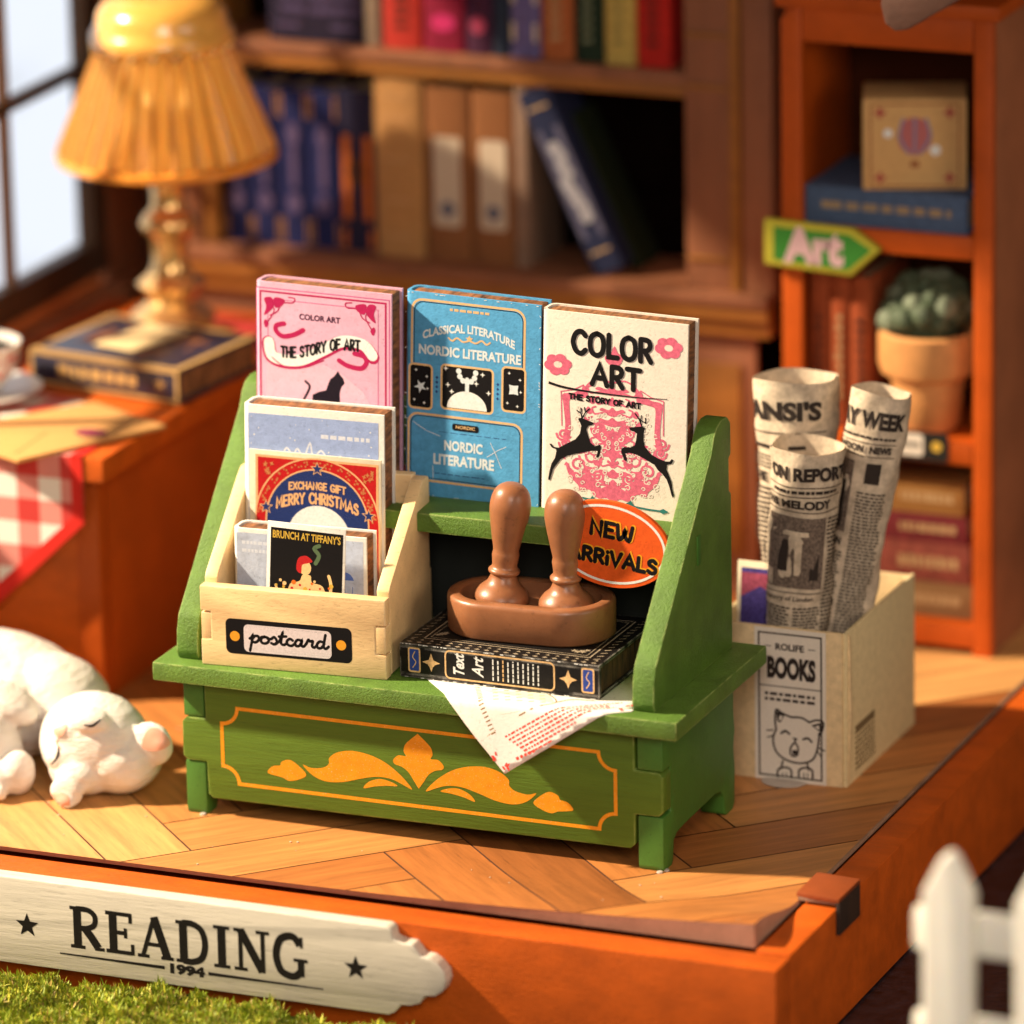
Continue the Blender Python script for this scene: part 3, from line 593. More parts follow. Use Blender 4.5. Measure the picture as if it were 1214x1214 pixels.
u0, v0, u1, v1 = -2.03, .17, -.43, .61
a.poly(rrect(u0, v0, u1, v1, .07), BLACK); a.poly(rrect(-1.80, v0+.035, -.69, v1-.06, .06), ink('label_white', (.74, .66, .68)))
for cx in (-1.915, -.565): a.disc((cx, .39), .063, ink('amber', (.82, .36, .03)))
# the word postcard written with a round pen
pc = [('s', [(0,.42),(.05,.5),(.09,.62),(.04,.1),(.0,-.28)]), ('s', [(.06,.35),(.14,.58),(.24,.58),(.25,.38),(.15,.22),(.06,.28)]), ('s', [(.25,.38),(.33,.55),(.42,.6)]), ('s', [(.42,.58),(.33,.5),(.32,.28),(.42,.2),(.52,.32),(.52,.52),(.42,.6)]), ('s', [(.5,.5),(.6,.5),(.68,.62),(.74,.5),(.76,.3),(.68,.2),(.6,.26)]), ('s', [(.72,.25),(.84,.45),(.93,.95),(.88,.5),(.88,.28),(.96,.22),(1.04,.35)]), ('l', [(.82,.68),(1.02,.72)]), ('s', [(1.2,.52),(1.12,.6),(1.04,.45),(1.06,.26),(1.16,.2),(1.26,.34)]), ('s', [(1.44,.56),(1.34,.58),(1.27,.4),(1.3,.22),(1.4,.28),(1.46,.58),(1.44,.3),(1.5,.22),(1.58,.4)]), ('s', [(1.58,.4),(1.64,.64),(1.68,.56),(1.76,.58),(1.74,.3),(1.8,.22),(1.88,.38)]), ('s', [(2.06,.56),(1.96,.6),(1.88,.42),(1.9,.22),(2.0,.24),(2.08,.5)]), ('s', [(2.12,1.0),(2.08,.6),(2.06,.3),(2.12,.2),(2.2,.34)])]
for kk, P in pc: a.stroke([(-1.725+p[0]*.455, .285+p[1]*.215-.0) for p in P], .036, BLACK, smooth=(kk == 's'))
a.build('postcard_label', pb, F=lambda u, v, h: (u, -h, v))
# cards: local frame as books
def card(name, label, W, H, M, base, art, th=.03):
    t = box(name, (0, 0, -th), (W, H, 0), base, None, .006); t.matrix_world = M; tag(t, label, 'postcard')
    if art: art.build('card_print', t)
    return t
def pos(x, y, z): return PB @ Vector((x, y, z))
# big pale blue box-card behind
W, H = 1.80, 2.80; a = Art()
a.poly([(.07, 0), (W-.07, 0), (W-.07, H-.1), (.07, H-.1)], PALEB)
a.greek(1.0, H-.36, 1.62, H-.29, 1, ink('frost', (.66, .70, .80)), .7)
a.stroke([(.5, H-.62), (.56, H-.5), (.64, H-.58), (.7, H-.5), (.78, H-.6), (.86, H-.42), (.9, H-.6), (1.0, H-.5), (1.1, H-.6), (1.25, H-.55)], .022, ink('frost', (.66, .70, .80)), smooth=True)
random.seed(5)
for i in range(26): a.disc((random.uniform(.1, 1.7), H-random.uniform(.12, .65)), random.uniform(.004, .011), WHITE, n=8)
q = pos(-2.20, 1.08, .13)
book('postcard_box_set', 'pale blue boxed card with white rim standing tallest in the postcard box', W, H, .42, stand(q.x, q.y, q.z, 2, 4.2, -.5), CARDW, a, cat='postcard')
# red christmas card
W, H = 1.68, 2.26; a = Art()
GI = ink('card_gold', (.74, .42, .20)); RI = ink('card_red', (.50, .012, .014)); NI = ink('card_navy', (.018, .035, .15))
a.poly([(.08, 0), (W-.03, 0), (W-.03, H-.055), (.08, H-.055)], GI); a.poly([(.11, 0), (W-.06, 0), (W-.06, H-.085), (.11, H-.085)], RI)
cx = .87; cy = H-.84
a.poly(arc(cx, cy, .80, 0, 180, 24)+[(cx-.80, 0), (cx+.80, 0)], GI); a.poly(arc(cx, cy, .78, 0, 180, 24)+[(cx-.78, 0), (cx+.78, 0)], RI)
a.poly(arc(cx, cy, .665, 0, 180, 24)+[(cx-.665, 0), (cx+.665, 0)], GI); a.poly(arc(cx, cy, .645, 0, 180, 24)+[(cx-.645, 0), (cx+.645, 0)], NI)
random.seed(11)
for i in range(90):
    an = random.uniform(5, 175); rr = random.uniform(.69, .76); a.star((cx+rr*math.cos(R(an)), cy+rr*math.sin(R(an))), .02, ink('card_dim_gold', (.55, .2, .07)), .4, 5)
for sx, sy in ((.22, H-.2), (W-.17, H-.2)):
    for j in range(7): a.star((sx+random.uniform(-.07, .07), sy+random.uniform(-.08, .06)), .035, ink('card_dim_gold', (.55, .2, .07)), .4, 4, random.uniform(0, 90))
a.disc((cx+.02, cy-.19), .40, WHITE, n=32)
a.stroke([(cx+.1, cy-.08), (cx+.16, cy-.12), (cx+.22, cy-.07)], .03, RI, smooth=True); a.stroke([(cx+.24, cy-.08), (cx+.3, cy-.05)], .02, GI)
for an, off in ((90, .665), (168, .67), (12, .67)):
    c = (cx+off*math.cos(R(an)), cy+off*math.sin(R(an))); a.star(c, .095, GI); a.star(c, .072, NI)
def bendA(rad, yb):
    return lambda x, y: (cx+(rad+(y-yb))*math.sin((x-cx)/rad), cy+(rad+(y-yb))*math.cos((x-cx)/rad)+off0)
off0 = 0
a.text('EXCHANGE GIFT', (cx-.36, 0, cx+.36, .085), GI, 'r', .021, fx=lambda x, y: (x, cy+.41+y-.22*(x-cx)**2))
a.text('MERRY CHRISTMAS', (cx-.52, 0, cx+.52, .125), GI, 'r', .026, fx=lambda x, y: (x, cy+.235+y-.36*(x-cx)**2))
q = pos(-2.115, 1.035, .13)
card('christmas_card', 'red and navy Christmas card with a white moon and five point stars', W, H, stand(q.x, q.y, q.z, 2, 4.2, -.8), CREAMP, a, .03)
# small box card
W, H = 1.70, 1.46; a = Art(); PB2 = paper('mist_blue', (.50, .56, .70), var=.16)
a.poly([(.05, 0), (W-.04, 0), (W-.04, H-.05), (.05, H-.05)], PB2)
BI = ink('card_blue', (.10, .17, .50)); a.greek(.12, H-.32, .5, H-.12, 2, ink('frost', (.66, .70, .80)), .4)
a.poly([(1.33, H-.54)]+arc(1.42, H-.56, .12, 170, 10, 8), BI); a.stroke([(1.42, H-.52), (1.42, H-.85)], .01, BI); a.stroke([(1.33, H-.6), (1.33, H-.72)], .008, BI); a.stroke([(1.52, H-.62), (1.52, H-.7)], .008, BI)
a.disc((1.40, H-.88), .03, BI); a.stroke([(1.40, H-.9), (1.39, H-1.03)], .03, BI); a.stroke([(1.22, H-1.2), (1.27, H-1.0)], .03, BI)
q = pos(-2.10, .46, .12)
book('small_card_box', 'small mist blue card pack with a blue umbrella drawing, behind the black photo card', W, H, .38, stand(q.x, q.y, q.z, 2, 4.2), CARDW, a, cat='postcard')
# black picture card
W, H = .99, 1.64; a = Art(); OR = ink('flower_orange', (.75, .16, .02)); SKN = ink('figure_cream', (.80, .55, .26)); YG = ink('letter_gold', (.62, .40, .06))
a.poly([(.045, 0), (W-.03, 0), (W-.03, H-.07), (.045, H-.07)], BLACK)
a.text("BRUNCH AT TIFFANY'S", (.07, H-.2, W-.06, H-.1), YG, 'b', .03)
a.poly([(.30, H-.75), (.42, H-.70), (.46, H-.62), (.56, H-.62), (.58, H-.70), (.72, H-.74), (.75, H-.92), (.55, H-.98), (.3, H-.92)], SKN, True)
a.disc((.49, H-.53), .075, SKN, ry=.09); a.poly([(.38, H-.56), (.40, H-.42), (.50, H-.38), (.58, H-.44), (.52, H-.47), (.45, H-.50), (.44, H-.6)], REDI, True)
a.stroke([(.8, H-.95), (.82, H-.72), (.79, H-.6)], .04, SKN, smooth=True); a.stroke([(.18, H-.95), (.12, H-.78)], .03, SKN)
for i in range(60): a.disc((random.uniform(.12, .88), H-random.uniform(.78, 1.12)+.10*math.cos((random.random()-.5))), random.uniform(.012, .03), random.choice([OR, REDI, SKN, YG]), n=7)
a.stroke([(.62, H-.46), (.66, H-.36), (.6, H-.28), (.66, H-.24)], .05, ink('smoke_green', (.10, .16, .08)), smooth=True)
q = pos(-1.63, .235, .13)
card('picture_card', 'small black picture card with a red haired figure and gold lettering on top', W, H, stand(q.x, q.y, q.z, 3, 4.2, -2), CARDW, a, .02)
# ================================================================== black book, paper, stamp tray
BB = Matrix.Translation((-3.44, .24, ZS+.012)) @ Matrix.Rotation(R(-.9), 4, 'Z')
bb = thing('black_gold_book', 'black book with gold framed spine lying flat under the brown stamp tray', 'book', M=BB)
BW2, BD2, BT = 2.57, 1.86, .425
BLK = mat('black_cover', (.009, .008, .008), .42, spec=.2, bump=.5, bscale=18, var=.3, vscale=10, wear=(.45, .42, .38))
box('page_block', (.04, .06, .04), (BW2-.04, BD2-.03, BT-.04), BURNTD, bb, .01)
box('cover', (0, 0, BT-.045), (BW2, BD2, BT), BLK, bb, .012); box('cover', (0, 0, 0), (BW2, BD2, .045), BLK, bb, .012); box('spine', (0, 0, .046), (BW2, .055, BT-.046), BLK, bb, .008)
a = Art(); GS = ink('spine_gold', (.66, .42, .20), var=.3); BLI = ink('tag_blue', (.03, .06, .28))
x = lambda c: (c-45)*BW2/1112.  # crop -> spine
for c0, c1 in ((92, 162), (1058, 1130)):
    a.poly(rrect(x(c0), .07, x(c1), BT-.045, .03), GS); a.poly(rrect(x(c0)+.02, .09, x(c1)-.02, BT-.065, .02), BLI)
    a.stroke([(x((c0+c1)/2)-.02, .13), (x((c0+c1)/2)+.02, .2), (x((c0+c1)/2)-.02, .26), (x((c0+c1)/2)+.01, .33)], .012, GS, smooth=True)
for c in (222, 985):
    a.star((x(c), .215), .115, GS, .38, 4, 90); a.disc((x(c), .2), .045, GS)
a.stroke(rrect(x(302), .05, x(908), BT-.035, .06), .02, GS, closed=True)
WL = ink('spine_white', (.70, .70, .68))
def vert(s, c0, c1, mt, wt, z0=.09, z1=.35): # words running up the spine
    B = (z0, -x(c1), z1, -x(c0)); a.text(s, B, mt, 'b', wt, shear=.3, fx=lambda X, Y: (-Y, X))
vert('Text', 345, 408, WL, .03, .08, .36); vert('Art', 450, 515, WL, .02, .1, .34)
for i in range(10):
    cc = x(568+i*28); z = .085
    while z < .345:
        l = random.uniform(.025, .07); a.stroke([(cc, z), (cc, min(.35, z+l))], .017, WL if i != 2 else GS, cap=False); z += l+.014
random.seed(2)
for i in range(60):
    u = random.uniform(0, BW2); v = random.choice([.008, BT-.008, BT-.006]); a.stroke([(u, v), (u+random.uniform(.01, .05), v)], random.uniform(.006, .014), WL, cap=False)
a.build('spine_print', bb, F=lambda u, v, h: (u, -h, v))
a = Art(); DG = ink('dull_gold', (.30, .24, .17), var=.3)
for i in range(20):
    u = .1+i*(BW2-.2)/19.; a.poly([(u-.04, .07), (u, .05), (u+.04, .07), (u, .10)], DG); a.poly([(u-.03, .15), (u+.03, .15), (u, .19)], DG)
a.stroke([(.22, .24), (BW2-.22, .24), (BW2-.22, BD2-.2), (.22, BD2-.2)], .02, DG, closed=True); a.stroke([(.28, .3), (BW2-.28, .3), (BW2-.28, BD2-.26), (.28, BD2-.26)], .01, DG, closed=True)
for i in range(14):
    v = .2+i*.115
    for uu in (.1, BW2-.12): a.stroke([(uu-.03, v), (uu+.03, v+.03)], .02, DG)
for sx in (.42, BW2-.42):
    for j in range(5): a.star((sx+random.uniform(-.1, .1), .42+random.uniform(-.06, .1)), .05, DG, .45, 5, random.uniform(0, 70))
a.build('cover_print', bb, F=lambda u, v, h: (u, v, BT+h))
# printed paper folded over the seat edge
def paper_sheet():
    YE = -.235
    tl, tr, tip = (-3.14, .30), (-.375, -.03), (-1.85, -1.06)   # unrolled sheet: v below YE hangs down
    back = (-1.60, 1.5)
    tri = [tl, tip, tr, (-.45, 1.2), (-2.9, 1.3)]
    def P(u, v, h=0):
        if v > YE+.05: return (u, v, ZS+.005+h)
        d = YE+.05-v; wv = -.016*(1+math.sin(u*5+1))*min(1, d*2)-.012
        r = .07; a_ = min(d/r, 1.45)
        y = YE+.05-r*math.sin(a_)-max(0, d-1.45*r)*.12 - .0; z = ZS+.005-r*(1-math.cos(a_))-max(0, d-1.45*r)*.99
        nz = math.cos(a_); ny = -math.sin(a_)
        return (u, y+wv+ny*h-.03*min(1, d), z+nz*h)
    bm = bmesh.new(); bm.faces.new([bm.verts.new((p[0], p[1], 0)) for p in tri])
    for i in range(26): bmesh.ops.bisect_plane(bm, geom=bm.verts[:]+bm.edges[:]+bm.faces[:], plane_co=(0, -1.04+i*.055, 0), plane_no=(0, 1, 0))
    for i in range(18): bmesh.ops.bisect_plane(bm, geom=bm.verts[:]+bm.edges[:]+bm.faces[:], plane_co=(-3.1+i*.16, 0, 0), plane_no=(1, 0, 0))
    for v in bm.verts: v.co = P(v.co.x, v.co.y)
    PW = paper('sheet_white', (.80, .76, .72), var=.04)
    s = fin('printed_sheet', bm, PW, sa=60); tag(s, 'white printed sheet with red lines, its corner hanging over the bench front', 'paper')
    sol = s.modifiers.new('t', 'SOLIDIFY'); sol.thickness = .008; sol.offset = 0
    a = Art(); RD = ink('sheet_red', (.70, .07, .05)); BRN = ink('sheet_brown', (.30, .18, .08)); GRN = ink('sheet_pale_green', (.62, .64, .50))
    T = affine((140, 375), tl, (635, 893), tip, (1214, 560), tr)   # crop picture -> sheet
    T2 = lambda p: T(p)
    a.T = T2; a.k = 430
    a.poly([(470, 470), (760, 430), (840, 545), (700, 620), (600, 640)], GRN); a.poly([(405, 430), (440, 440), (580, 710), (545, 735)], ink('sheet_ochre', (.50, .34, .14)))
    a.stroke([(410, 445), (555, 725)], .012, BRN); a.stroke([(440, 440), (582, 708)], .012, BRN)
    a.stroke([(640, 395), (760, 440), (840, 545), (700, 640)], .014, BRN, smooth=True); a.stroke([(840, 540), (900, 485), (1000, 475)], .02, BRN, smooth=True)
    random.seed(4)
    for i in range(17):
        t = i/16; c = (425+150*t, 445+275*t); a.stroke([(c[0]-8, c[1]+4), (c[0]+8, c[1]-4)], .012, BRN)
    for i in range(4):
        for j in range(5):
            c = (500+j*55+i*18, 455+i*38-j*4); a.stroke([c, (c[0]+22, c[1]-9)], .014, BRN, cap=False)
    for r in range(7):  # red lines run along the right edge
        x0, y0 = 632+r*19, 735+r*11; L_ = (500, 440, 430, 440, 330, 250, 120)[r]; x = 0
        while x < L_:
            l = random.uniform(7, 20); a.stroke([(x0+x, y0-x*.535+random.uniform(-1, 1)), (x0+min(L_, x+l), y0-min(L_, x+l)*.535)], random.uniform(.014, .022), RD, cap=False); x += l+5
    for i in range(5): x = 690+i*20; a.stroke([(x, 826-i*9), (x+12, 820-i*9)], .03, RD, cap=False)
    for c in ((585, 815), (640, 855), (1190, 490), (1160, 545), (200, 360), (240, 372)):
        for j in range(6): q = (c[0]+random.uniform(-16, 16), c[1]+random.uniform(-14, 14)); a.stroke([q, (q[0]+random.uniform(-10, 10), q[1]+10)], .018, RD)
    for i in range(5): x = 290+i*22; a.stroke([(x, 380+i*3), (x+14, 384+i*3)], .02, BRN, cap=False)
    a.build('sheet_print', s, F=lambda u, v, h: P(u, v, h+.004))
paper_sheet()
# ---- brown stamp tray
WAX = mat('brown_resin', (.29, .115, .05), .38, var=.16, bump=.12, bscale=9, vscale=3, sss=.25, coat=.1)
TZ = ZS+.012+BT+.004
trm = Matrix.Translation((-2.13, 1.20, TZ)) @ Matrix.Rotation(R(3), 4, 'Z')
tr = thing('stamp_tray', 'brown resin stadium shaped tray lying on the black book', 'tray', M=trm)
def stadium(hw, r, z, n=14): return [(hw+r*math.cos(R(-90+180*i/n)), r*math.sin(R(-90+180*i/n)), z) for i in range(n+1)]+[(-hw+r*math.cos(R(90+180*i/n)), r*math.sin(R(90+180*i/n)), z) for i in range(n+1)]
bm = bmesh.new(); HW = .43; rings = [[bm.verts.new(p) for p in stadium(HW, r, z)] for r, z in ((.57, .0), (.60, .03), (.605, .40), (.59, .445), (.56, .46), (.47, .46), (.44, .44), (.43, .25))]
for A_, B_ in zip(rings, rings[1:]):
    for i in range(len(A_)): bm.faces.new((A_[i], A_[(i+1) % len(A_)], B_[(i+1) % len(A_)], B_[i]))
bm.faces.new(rings[0][::-1]); bm.faces.new(rings[-1]); fin('tray_body', bm, WAX, tr, sa=50)
hp = [(0, -.0), (.27, .0), (.325, .06), (.325, .13), (.27, .21), (.20, .27), (.165, .34), (.155, .38), (.185, .40), (.19, .435), (.165, .46), (.15, .50), (.165, .62), (.155, .68), (.175, .78), (.215, .98), (.245, 1.16), (.245, 1.28), (.215, 1.40), (.15, 1.48), (.07, 1.515), (0, 1.52)]
hp = catmull(hp, False, 2)
for (x, y, tx, ty, lab) in ((-.41, .06, 8, 5, 'brown turned stamp handle, the left of the pair in the tray'), (.43, .02, 3, 1, 'brown turned stamp handle, the right one, before the orange oval sign')):
    h = lathe('stamp', hp, WAX, None, n=36, sx=1); 
    h.matrix_world = trm @ Matrix.Translation((x, y, .262)) @ Matrix.Rotation(R(tx-2), 4, 'Y') @ Matrix.Rotation(R(-ty+3), 4, 'X')
    tag(h, lab, 'stamp', 'turned stamp handles in the tray')
# ---- oval sign
ov = thing('oval_sign', 'orange oval tag with a white ring reading NEW ARRIVALS under the shelf', 'sign', M=Matrix.Translation((-1.12, 1.24, 3.585)) @ Matrix.Rotation(R(90), 4, 'X') @ Matrix.Rotation(R(-6), 4, 'Z'))
ORP = paper('sign_orange', (.74, .10, .012), var=.12)
bm = bmesh.new(); bmesh.ops.create_cone(bm, cap_ends=True, segments=56, radius1=1, radius2=1, depth=.06); bmesh.ops.scale(bm, vec=(.765, .53, 1), verts=bm.verts)
fin('sign_plate', bm, ORP, ov, sa=50)
a = Art(); a.h = .033; a.stroke([(.70*math.cos(R(t*7.5)), .47*math.sin(R(t*7.5))) for t in range(48)], .03, WHITE, closed=True)
YL = ink('yellow_glow', (.80, .35, .02))
for dd, mt, wt in ((.010, YL, .066), (0, BLACK, .052)):
    a.text('NEW', (-.25+dd, .09+dd, .27+dd, .26+dd), mt, 'r', wt); a.text('ARRiVALS', (-.50+dd, -.25+dd, .61+dd, -.09+dd), mt, 'r', wt)
a.build('sign_print', ov)
# ================================================================== carton of rolled newspapers
ct = thing('books_carton', 'open kraft carton with a white BOOKS cat label, beside the green bench', 'box')
KR = paper('kraft', (.72, .54, .31), var=.14); KRS = paper('kraft_side', (.74, .60, .34), var=.1)
box('front_wall', (-.62, 3.44, .02), (.985, 3.50, 1.99), KR, ct, .008)
box('side_wall', (.985, 3.47, .0), (1.035, 6.0, 1.99), KRS, ct, .012); box('side_wall', (-.68, 3.47, .02), (-.63, 6.0, 1.99), KRS, ct, .008)
box('rear_wall', (-.63, 5.94, .02), (.98, 6.0, 1.97), KR, ct, .008); box('bottom_sheet', (-.63, 3.51, .02), (.98, 5.93, .06), KR, ct, 0)
prism('corner_flap', [(1.036, .05), (1.075, .9), (1.06, 1.92), (1.036, 1.97)], 'y', 3.52, 3.56, KR, ct, .004)
lathe('glue_blob', [(0, -.0), (.20, .0), (.22, .02), (.16, .035), (0, .04)], mat('glue_pale', (.5, .42, .36), .4), ct, c=(.25, 3.40, .012), sx=1.3)
a = Art(); LW = ink('label_paper', (.74, .67, .58), var=.06); LK = ink('label_black', (.03, .022, .02))
a.poly([(-.14, .02), (.78, .02), (.78, 1.98), (-.14, 1.98)], LW)
a.stroke([(-.085, .08), (.72, .08), (.72, 1.91), (-.085, 1.91)], .022, LK, closed=True); a.stroke([(-.085, 1.235), (.72, 1.235)], .014, LK)
a.text('ROLIFE', (.13, 1.70, .50, 1.79), LK, 'b', .04); a.stroke([(-.0, 1.745), (.07, 1.745)], .012, LK); a.stroke([(.56, 1.745), (.64, 1.745)], .012, LK)
a.text('BOOKS', (.02, 1.33, .65, 1.62), LK, 'b', .06)
a.greek(-.01, 1.03, .64, 1.17, 2, LK, .55)
lc = lambda x, y: (-.085+(x-150)/410*.805, .08+((1020+(x-180)*.09)-y)/875*1.83)
def sk(P, wd=.026, sm=True, closed=False): a.stroke([lc(*p) for p in P], wd, LK, smooth=sm, closed=closed)
sk([(262,740),(240,800),(262,880),(330,930),(420,948),(500,925),(535,850),(545,760)]); sk([(262,745),(255,690),(262,620),(300,640),(360,665)]); sk([(360,665),(430,668),(480,695)]); sk([(480,695),(530,680),(572,695),(565,745),(545,775)])
for P in ([(268,690),(262,625),(318,655),(290,700)], [(492,712),(560,695),(562,760),(530,740)]):
    a.poly([lc(*p) for p in P], LK)
a.poly([lc(*p) for p in [(278,682),(288,652),(305,662),(292,686)]], LW); a.poly([lc(*p) for p in [(515,722),(545,712),(545,742),(530,732)]], LW)
sk([(295,765),(322,750),(348,768)], .03); sk([(440,800),(470,793),(495,815)], .03)
a.poly([lc(*p) for p in [(368,788),(405,796),(386,818)]], LK); sk([(385,818),(358,850),(355,890),(375,905),(400,895),(405,850),(385,820)], .024); a.poly([lc(*p) for p in [(368,870),(395,868),(395,892),(372,895)]], LK, True)
for P in ([(200,748),(240,745)], [(205,790),(238,782)], [(535,850),(582,868)], [(532,870),(562,912)]): sk(P, .018, False)
sk([(305,935),(290,985)], .024, False); sk([(465,945),(475,990)], .024, False)
for cx in (315, 455): sk([(cx-45,1035),(cx-42,990),(cx,975),(cx+42,990),(cx+45,1038)]); sk([(cx-12,1010),(cx-12,1035)], .014, False); sk([(cx+12,1010),(cx+12,1035)], .014, False)
a.build('carton_label', ct, F=lambda u, v, h: (u, 3.44-h, v))
a = Art(); random.seed(8); GK = ink('stamp_grey', (.20, .14, .07))
a.greek(3.78, .12, 4.5, .72, 9, GK, .6); a.stroke([(3.8, .66), (4.48, .66)], .09, GK, cap=False)
a.build('side_print', ct, F=lambda u, v, h: (1.035+h, u, v))
# rolled newspapers
NP = paper('newsprint', (.58, .47, .35), var=.28, bump=.5); NK = ink('news_ink', (.035, .026, .022)); NGY = ink('news_grey', (.16, .12, .095), var=.7)
def crum(z, an): return .016*math.sin(3*an+z*3.1)+.012*math.sin(5*an-z*6.3)+.008*math.sin(2*an+z*14)
def roll(label, top, bot, r1, r0, art, flare=0):
    top = Vector(top); bot = Vector(bot); Lh = (top-bot).length; d = (top-bot).normalized()
    X = Vector((1, -.35, 0)); X = (X-d*X.dot(d)).normalized(); Y = d.cross(X)
    M = Matrix((X, Y, d)).transposed().to_4x4(); M.translation = bot
    t = thing('newspaper_roll', label, 'newspaper', M=M, group='rolled newspapers in the carton')
    bm = bmesh.new(); n = 110; K = 40; rows = []
    for k in range(K+1):
        z = Lh*k/K; r = r0+(r1-r0)*k/K+flare*max(0, k/K-.8); row = []
        for i in range(n+1):
            an = 2*math.pi*1.55*i/n-2.2; rr = r*(1-.10*i/n)+crum(z, an); row.append(bm.verts.new((rr*math.cos(an), rr*math.sin(an), z+.012*math.sin(an*3))))
        rows.append(row)
    for A_, B_ in zip(rows, rows[1:]):
        for i in range(n): bm.faces.new((A_[i], A_[i+1], B_[i+1], B_[i]))
    fin('paper', bm, NP, t, smooth=True)
    def F(u, v, h):  # u in units round the roll, v from the top down
        k = 1-v/Lh; an = -math.pi/2+.12+u/((r0+r1)/2); r = r0+(r1-r0)*k+flare*max(0, k-.8)+.010+h+crum(Lh-v, an); return (r*math.cos(an), r*math.sin(an), Lh-v)
    art(a := Art(), Lh); a.build('news_print', t, F=F)
def sub(x0, x1, n=14): return [(x0+(x1-x0)*i/n) for i in range(n+1)]
def hl(a, x0, x1, v, wd, mt=NK): a.stroke([(x, v) for x in sub(x0, x1)], wd, mt, cap=False)
def pic(a, x0, x1, v0, v1, mt):
    n = 8
    for i in range(n):
        xa = x0+(x1-x0)*i/n; xb = x0+(x1-x0)*(i+1)/n; a._add([(xa, v0), (xb, v0), (xb, v1), (xa, v1)], [(0, 1, 2, 3)], mt)
def head(a, s, x0, v0, x1, v1, wt=.05): a.text(s, (x0, v0, x1, v1), NK, 'b', wt, fx=lambda x, y: (x, v0+v1-y))
def lines(a, x0, x1, v0, v1, rows):
    for r in range(rows):
        x = x0; v = v0+(v1-v0)*(r+.5)/rows
        while x < x1-.03: e = min(x1, x+random.uniform(.03, .08)); a.stroke([(x, v), (e, v)], (v1-v0)/rows*.5, NK, cap=False); x = e+.014
def n1(a, L_):
    head(a, "SANSI'S", -.46, .22, .52, .47); hl(a, -.5, .6, .62, .014); hl(a, -.5, .6, .80, .05); head(a, 'THE', -.5, 1.12, -.1, 1.25); lines(a, -.5, .6, .9, 1.08, 4); lines(a, -.5, .05, 1.3, 4, 44); lines(a, .1, .6, 1.15, 4, 46)
def n2(a, L_):
    a.T = lambda p: (p[0]+.12, p[1])
    head(a, 'ON REPORT', -.36, .16, .60, .34); hl(a, -.42, .6, .42, .012); hl(a, -.42, .6, .54, .012); lines(a, -.3, .5, .44, .52, 1); head(a, 'HIS MELODY', -.40, .58, .42, .69); hl(a, -.42, .6, .73, .012)
    pic(a, -.36, .36, .80, 1.72, NGY); pic(a, -.28, .2, .98, 1.04, NP); pic(a, -.18, -.06, 1.1, 1.5, NK); pic(a, .02, .10, 1.1, 1.55, NP); pic(a, -.36, -.24, 1.5, 1.7, NP); pic(a, .2, .3, 1.2, 1.6, NK)
    hl(a, -.38, .38, 1.78, .012); head(a, 'History of London', -.34, 1.82, .28, 1.9, .02); lines(a, -.34, .0, 1.95, 2.5, 13); lines(a, .04, .38, 1.95, 2.5, 13); lines(a, .40, .62, .8, 2.5, 34); lines(a, -.48, -.40, .8, 2.5, 30)
def n3(a, L_):
    head(a, 'DAY WEEK', -.42, .20, .56, .42); lines(a, -.4, .5, .5, .56, 1); hl(a, -.42, .5, .6, .01); head(a, 'LONDON  NEWS', -.36, .63, .45, .72); hl(a, -.42, .5, .76, .01)
    pic(a, -.32, .02, .84, 1.75, NGY); pic(a, -.18, -.05, 1.1, 1.7, NK); pic(a, .16, .34, .84, 1.1, NK); lines(a, .10, .46, 1.2, 3.6, 56); head(a, 'ELTON', -.32, 1.82, -.0, 1.92); lines(a, -.34, .05, 1.98, 3.6, 38); lines(a, -.48, -.38, .8, 3.2, 50)
roll('widest newspaper roll, back left in the carton, thick black rule below its headline', (-.13, 4.95, 4.72), (.02, 4.5, .1), .53, .36, n1, .1)
roll('newspaper roll leaning right in the carton, headline ending in WE', (1.0, 4.9, 4.66), (.36, 4.30, .1), .385, .34, n3)
roll('shortest newspaper roll in front in the carton, headline ON REPORT over a grey photo', (.34, 4.05, 4.15), (.08, 4.0, .1), .45, .33, n2, .06)
a = Art(); PUR = ink('print_purple', (.07, .05, .22), var=.5); PKR = ink('print_rose', (.34, .07, .12), var=.5)
a.poly([(.05, .05), (.85, .05), (.85, 2.42), (.05, 2.42)], PUR); a.poly([(.05, 2.05), (.3, 2.2), (.5, 2.1), (.85, 2.25), (.85, 2.36), (.05, 2.36)], PKR)
card('picture_postcard', 'cream edged postcard with a purple and rose landscape at the left of the carton', .9, 2.5, stand(-.60, 3.85, .08, 6, 0), CREAMP, a, .04)
# ================================================================== orange cabinet with cubby shelves
CX0, CX1, CY0, CY1 = -1.70, 1.14, 8.7, 10.9
ca = thing('cubby_cabinet', 'tall orange cabinet with open shelves at the right, books and a cactus inside', 'cabinet')
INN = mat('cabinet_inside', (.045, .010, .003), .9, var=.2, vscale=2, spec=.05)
CSD = mat('cabinet_side_brown', (.38, .13, .055), .6, bump=.3, bscale=20, var=.18, vscale=1)
prism('stile', [(CX0, 0), (CX0+.28, 0), (CX0+.28, 8.42), (CX0+.2, 8.42), (CX0, 8.28)], 'y', CY0, CY0+.14, ORANGED, ca, .03)
prism('stile', [(CX1-.26, 0), (CX1, 0), (CX1, 8.42), (CX1-.26, 8.42)], 'y', CY0, CY0+.14, ORANGED, ca, .03)
box('side_board', (CX0+.01, CY0+.142, 0), (CX0+.2, CY1, 8.4), ORANGED, ca, .01); box('side_board', (CX1-.2, CY0+.142, 0), (CX1-.005, CY1, 8.4), CSD, ca, .01)
box('back_board', (CX0+.2, CY1-.15, .05), (CX1-.2, CY1, 8.35), INN, ca, 0)
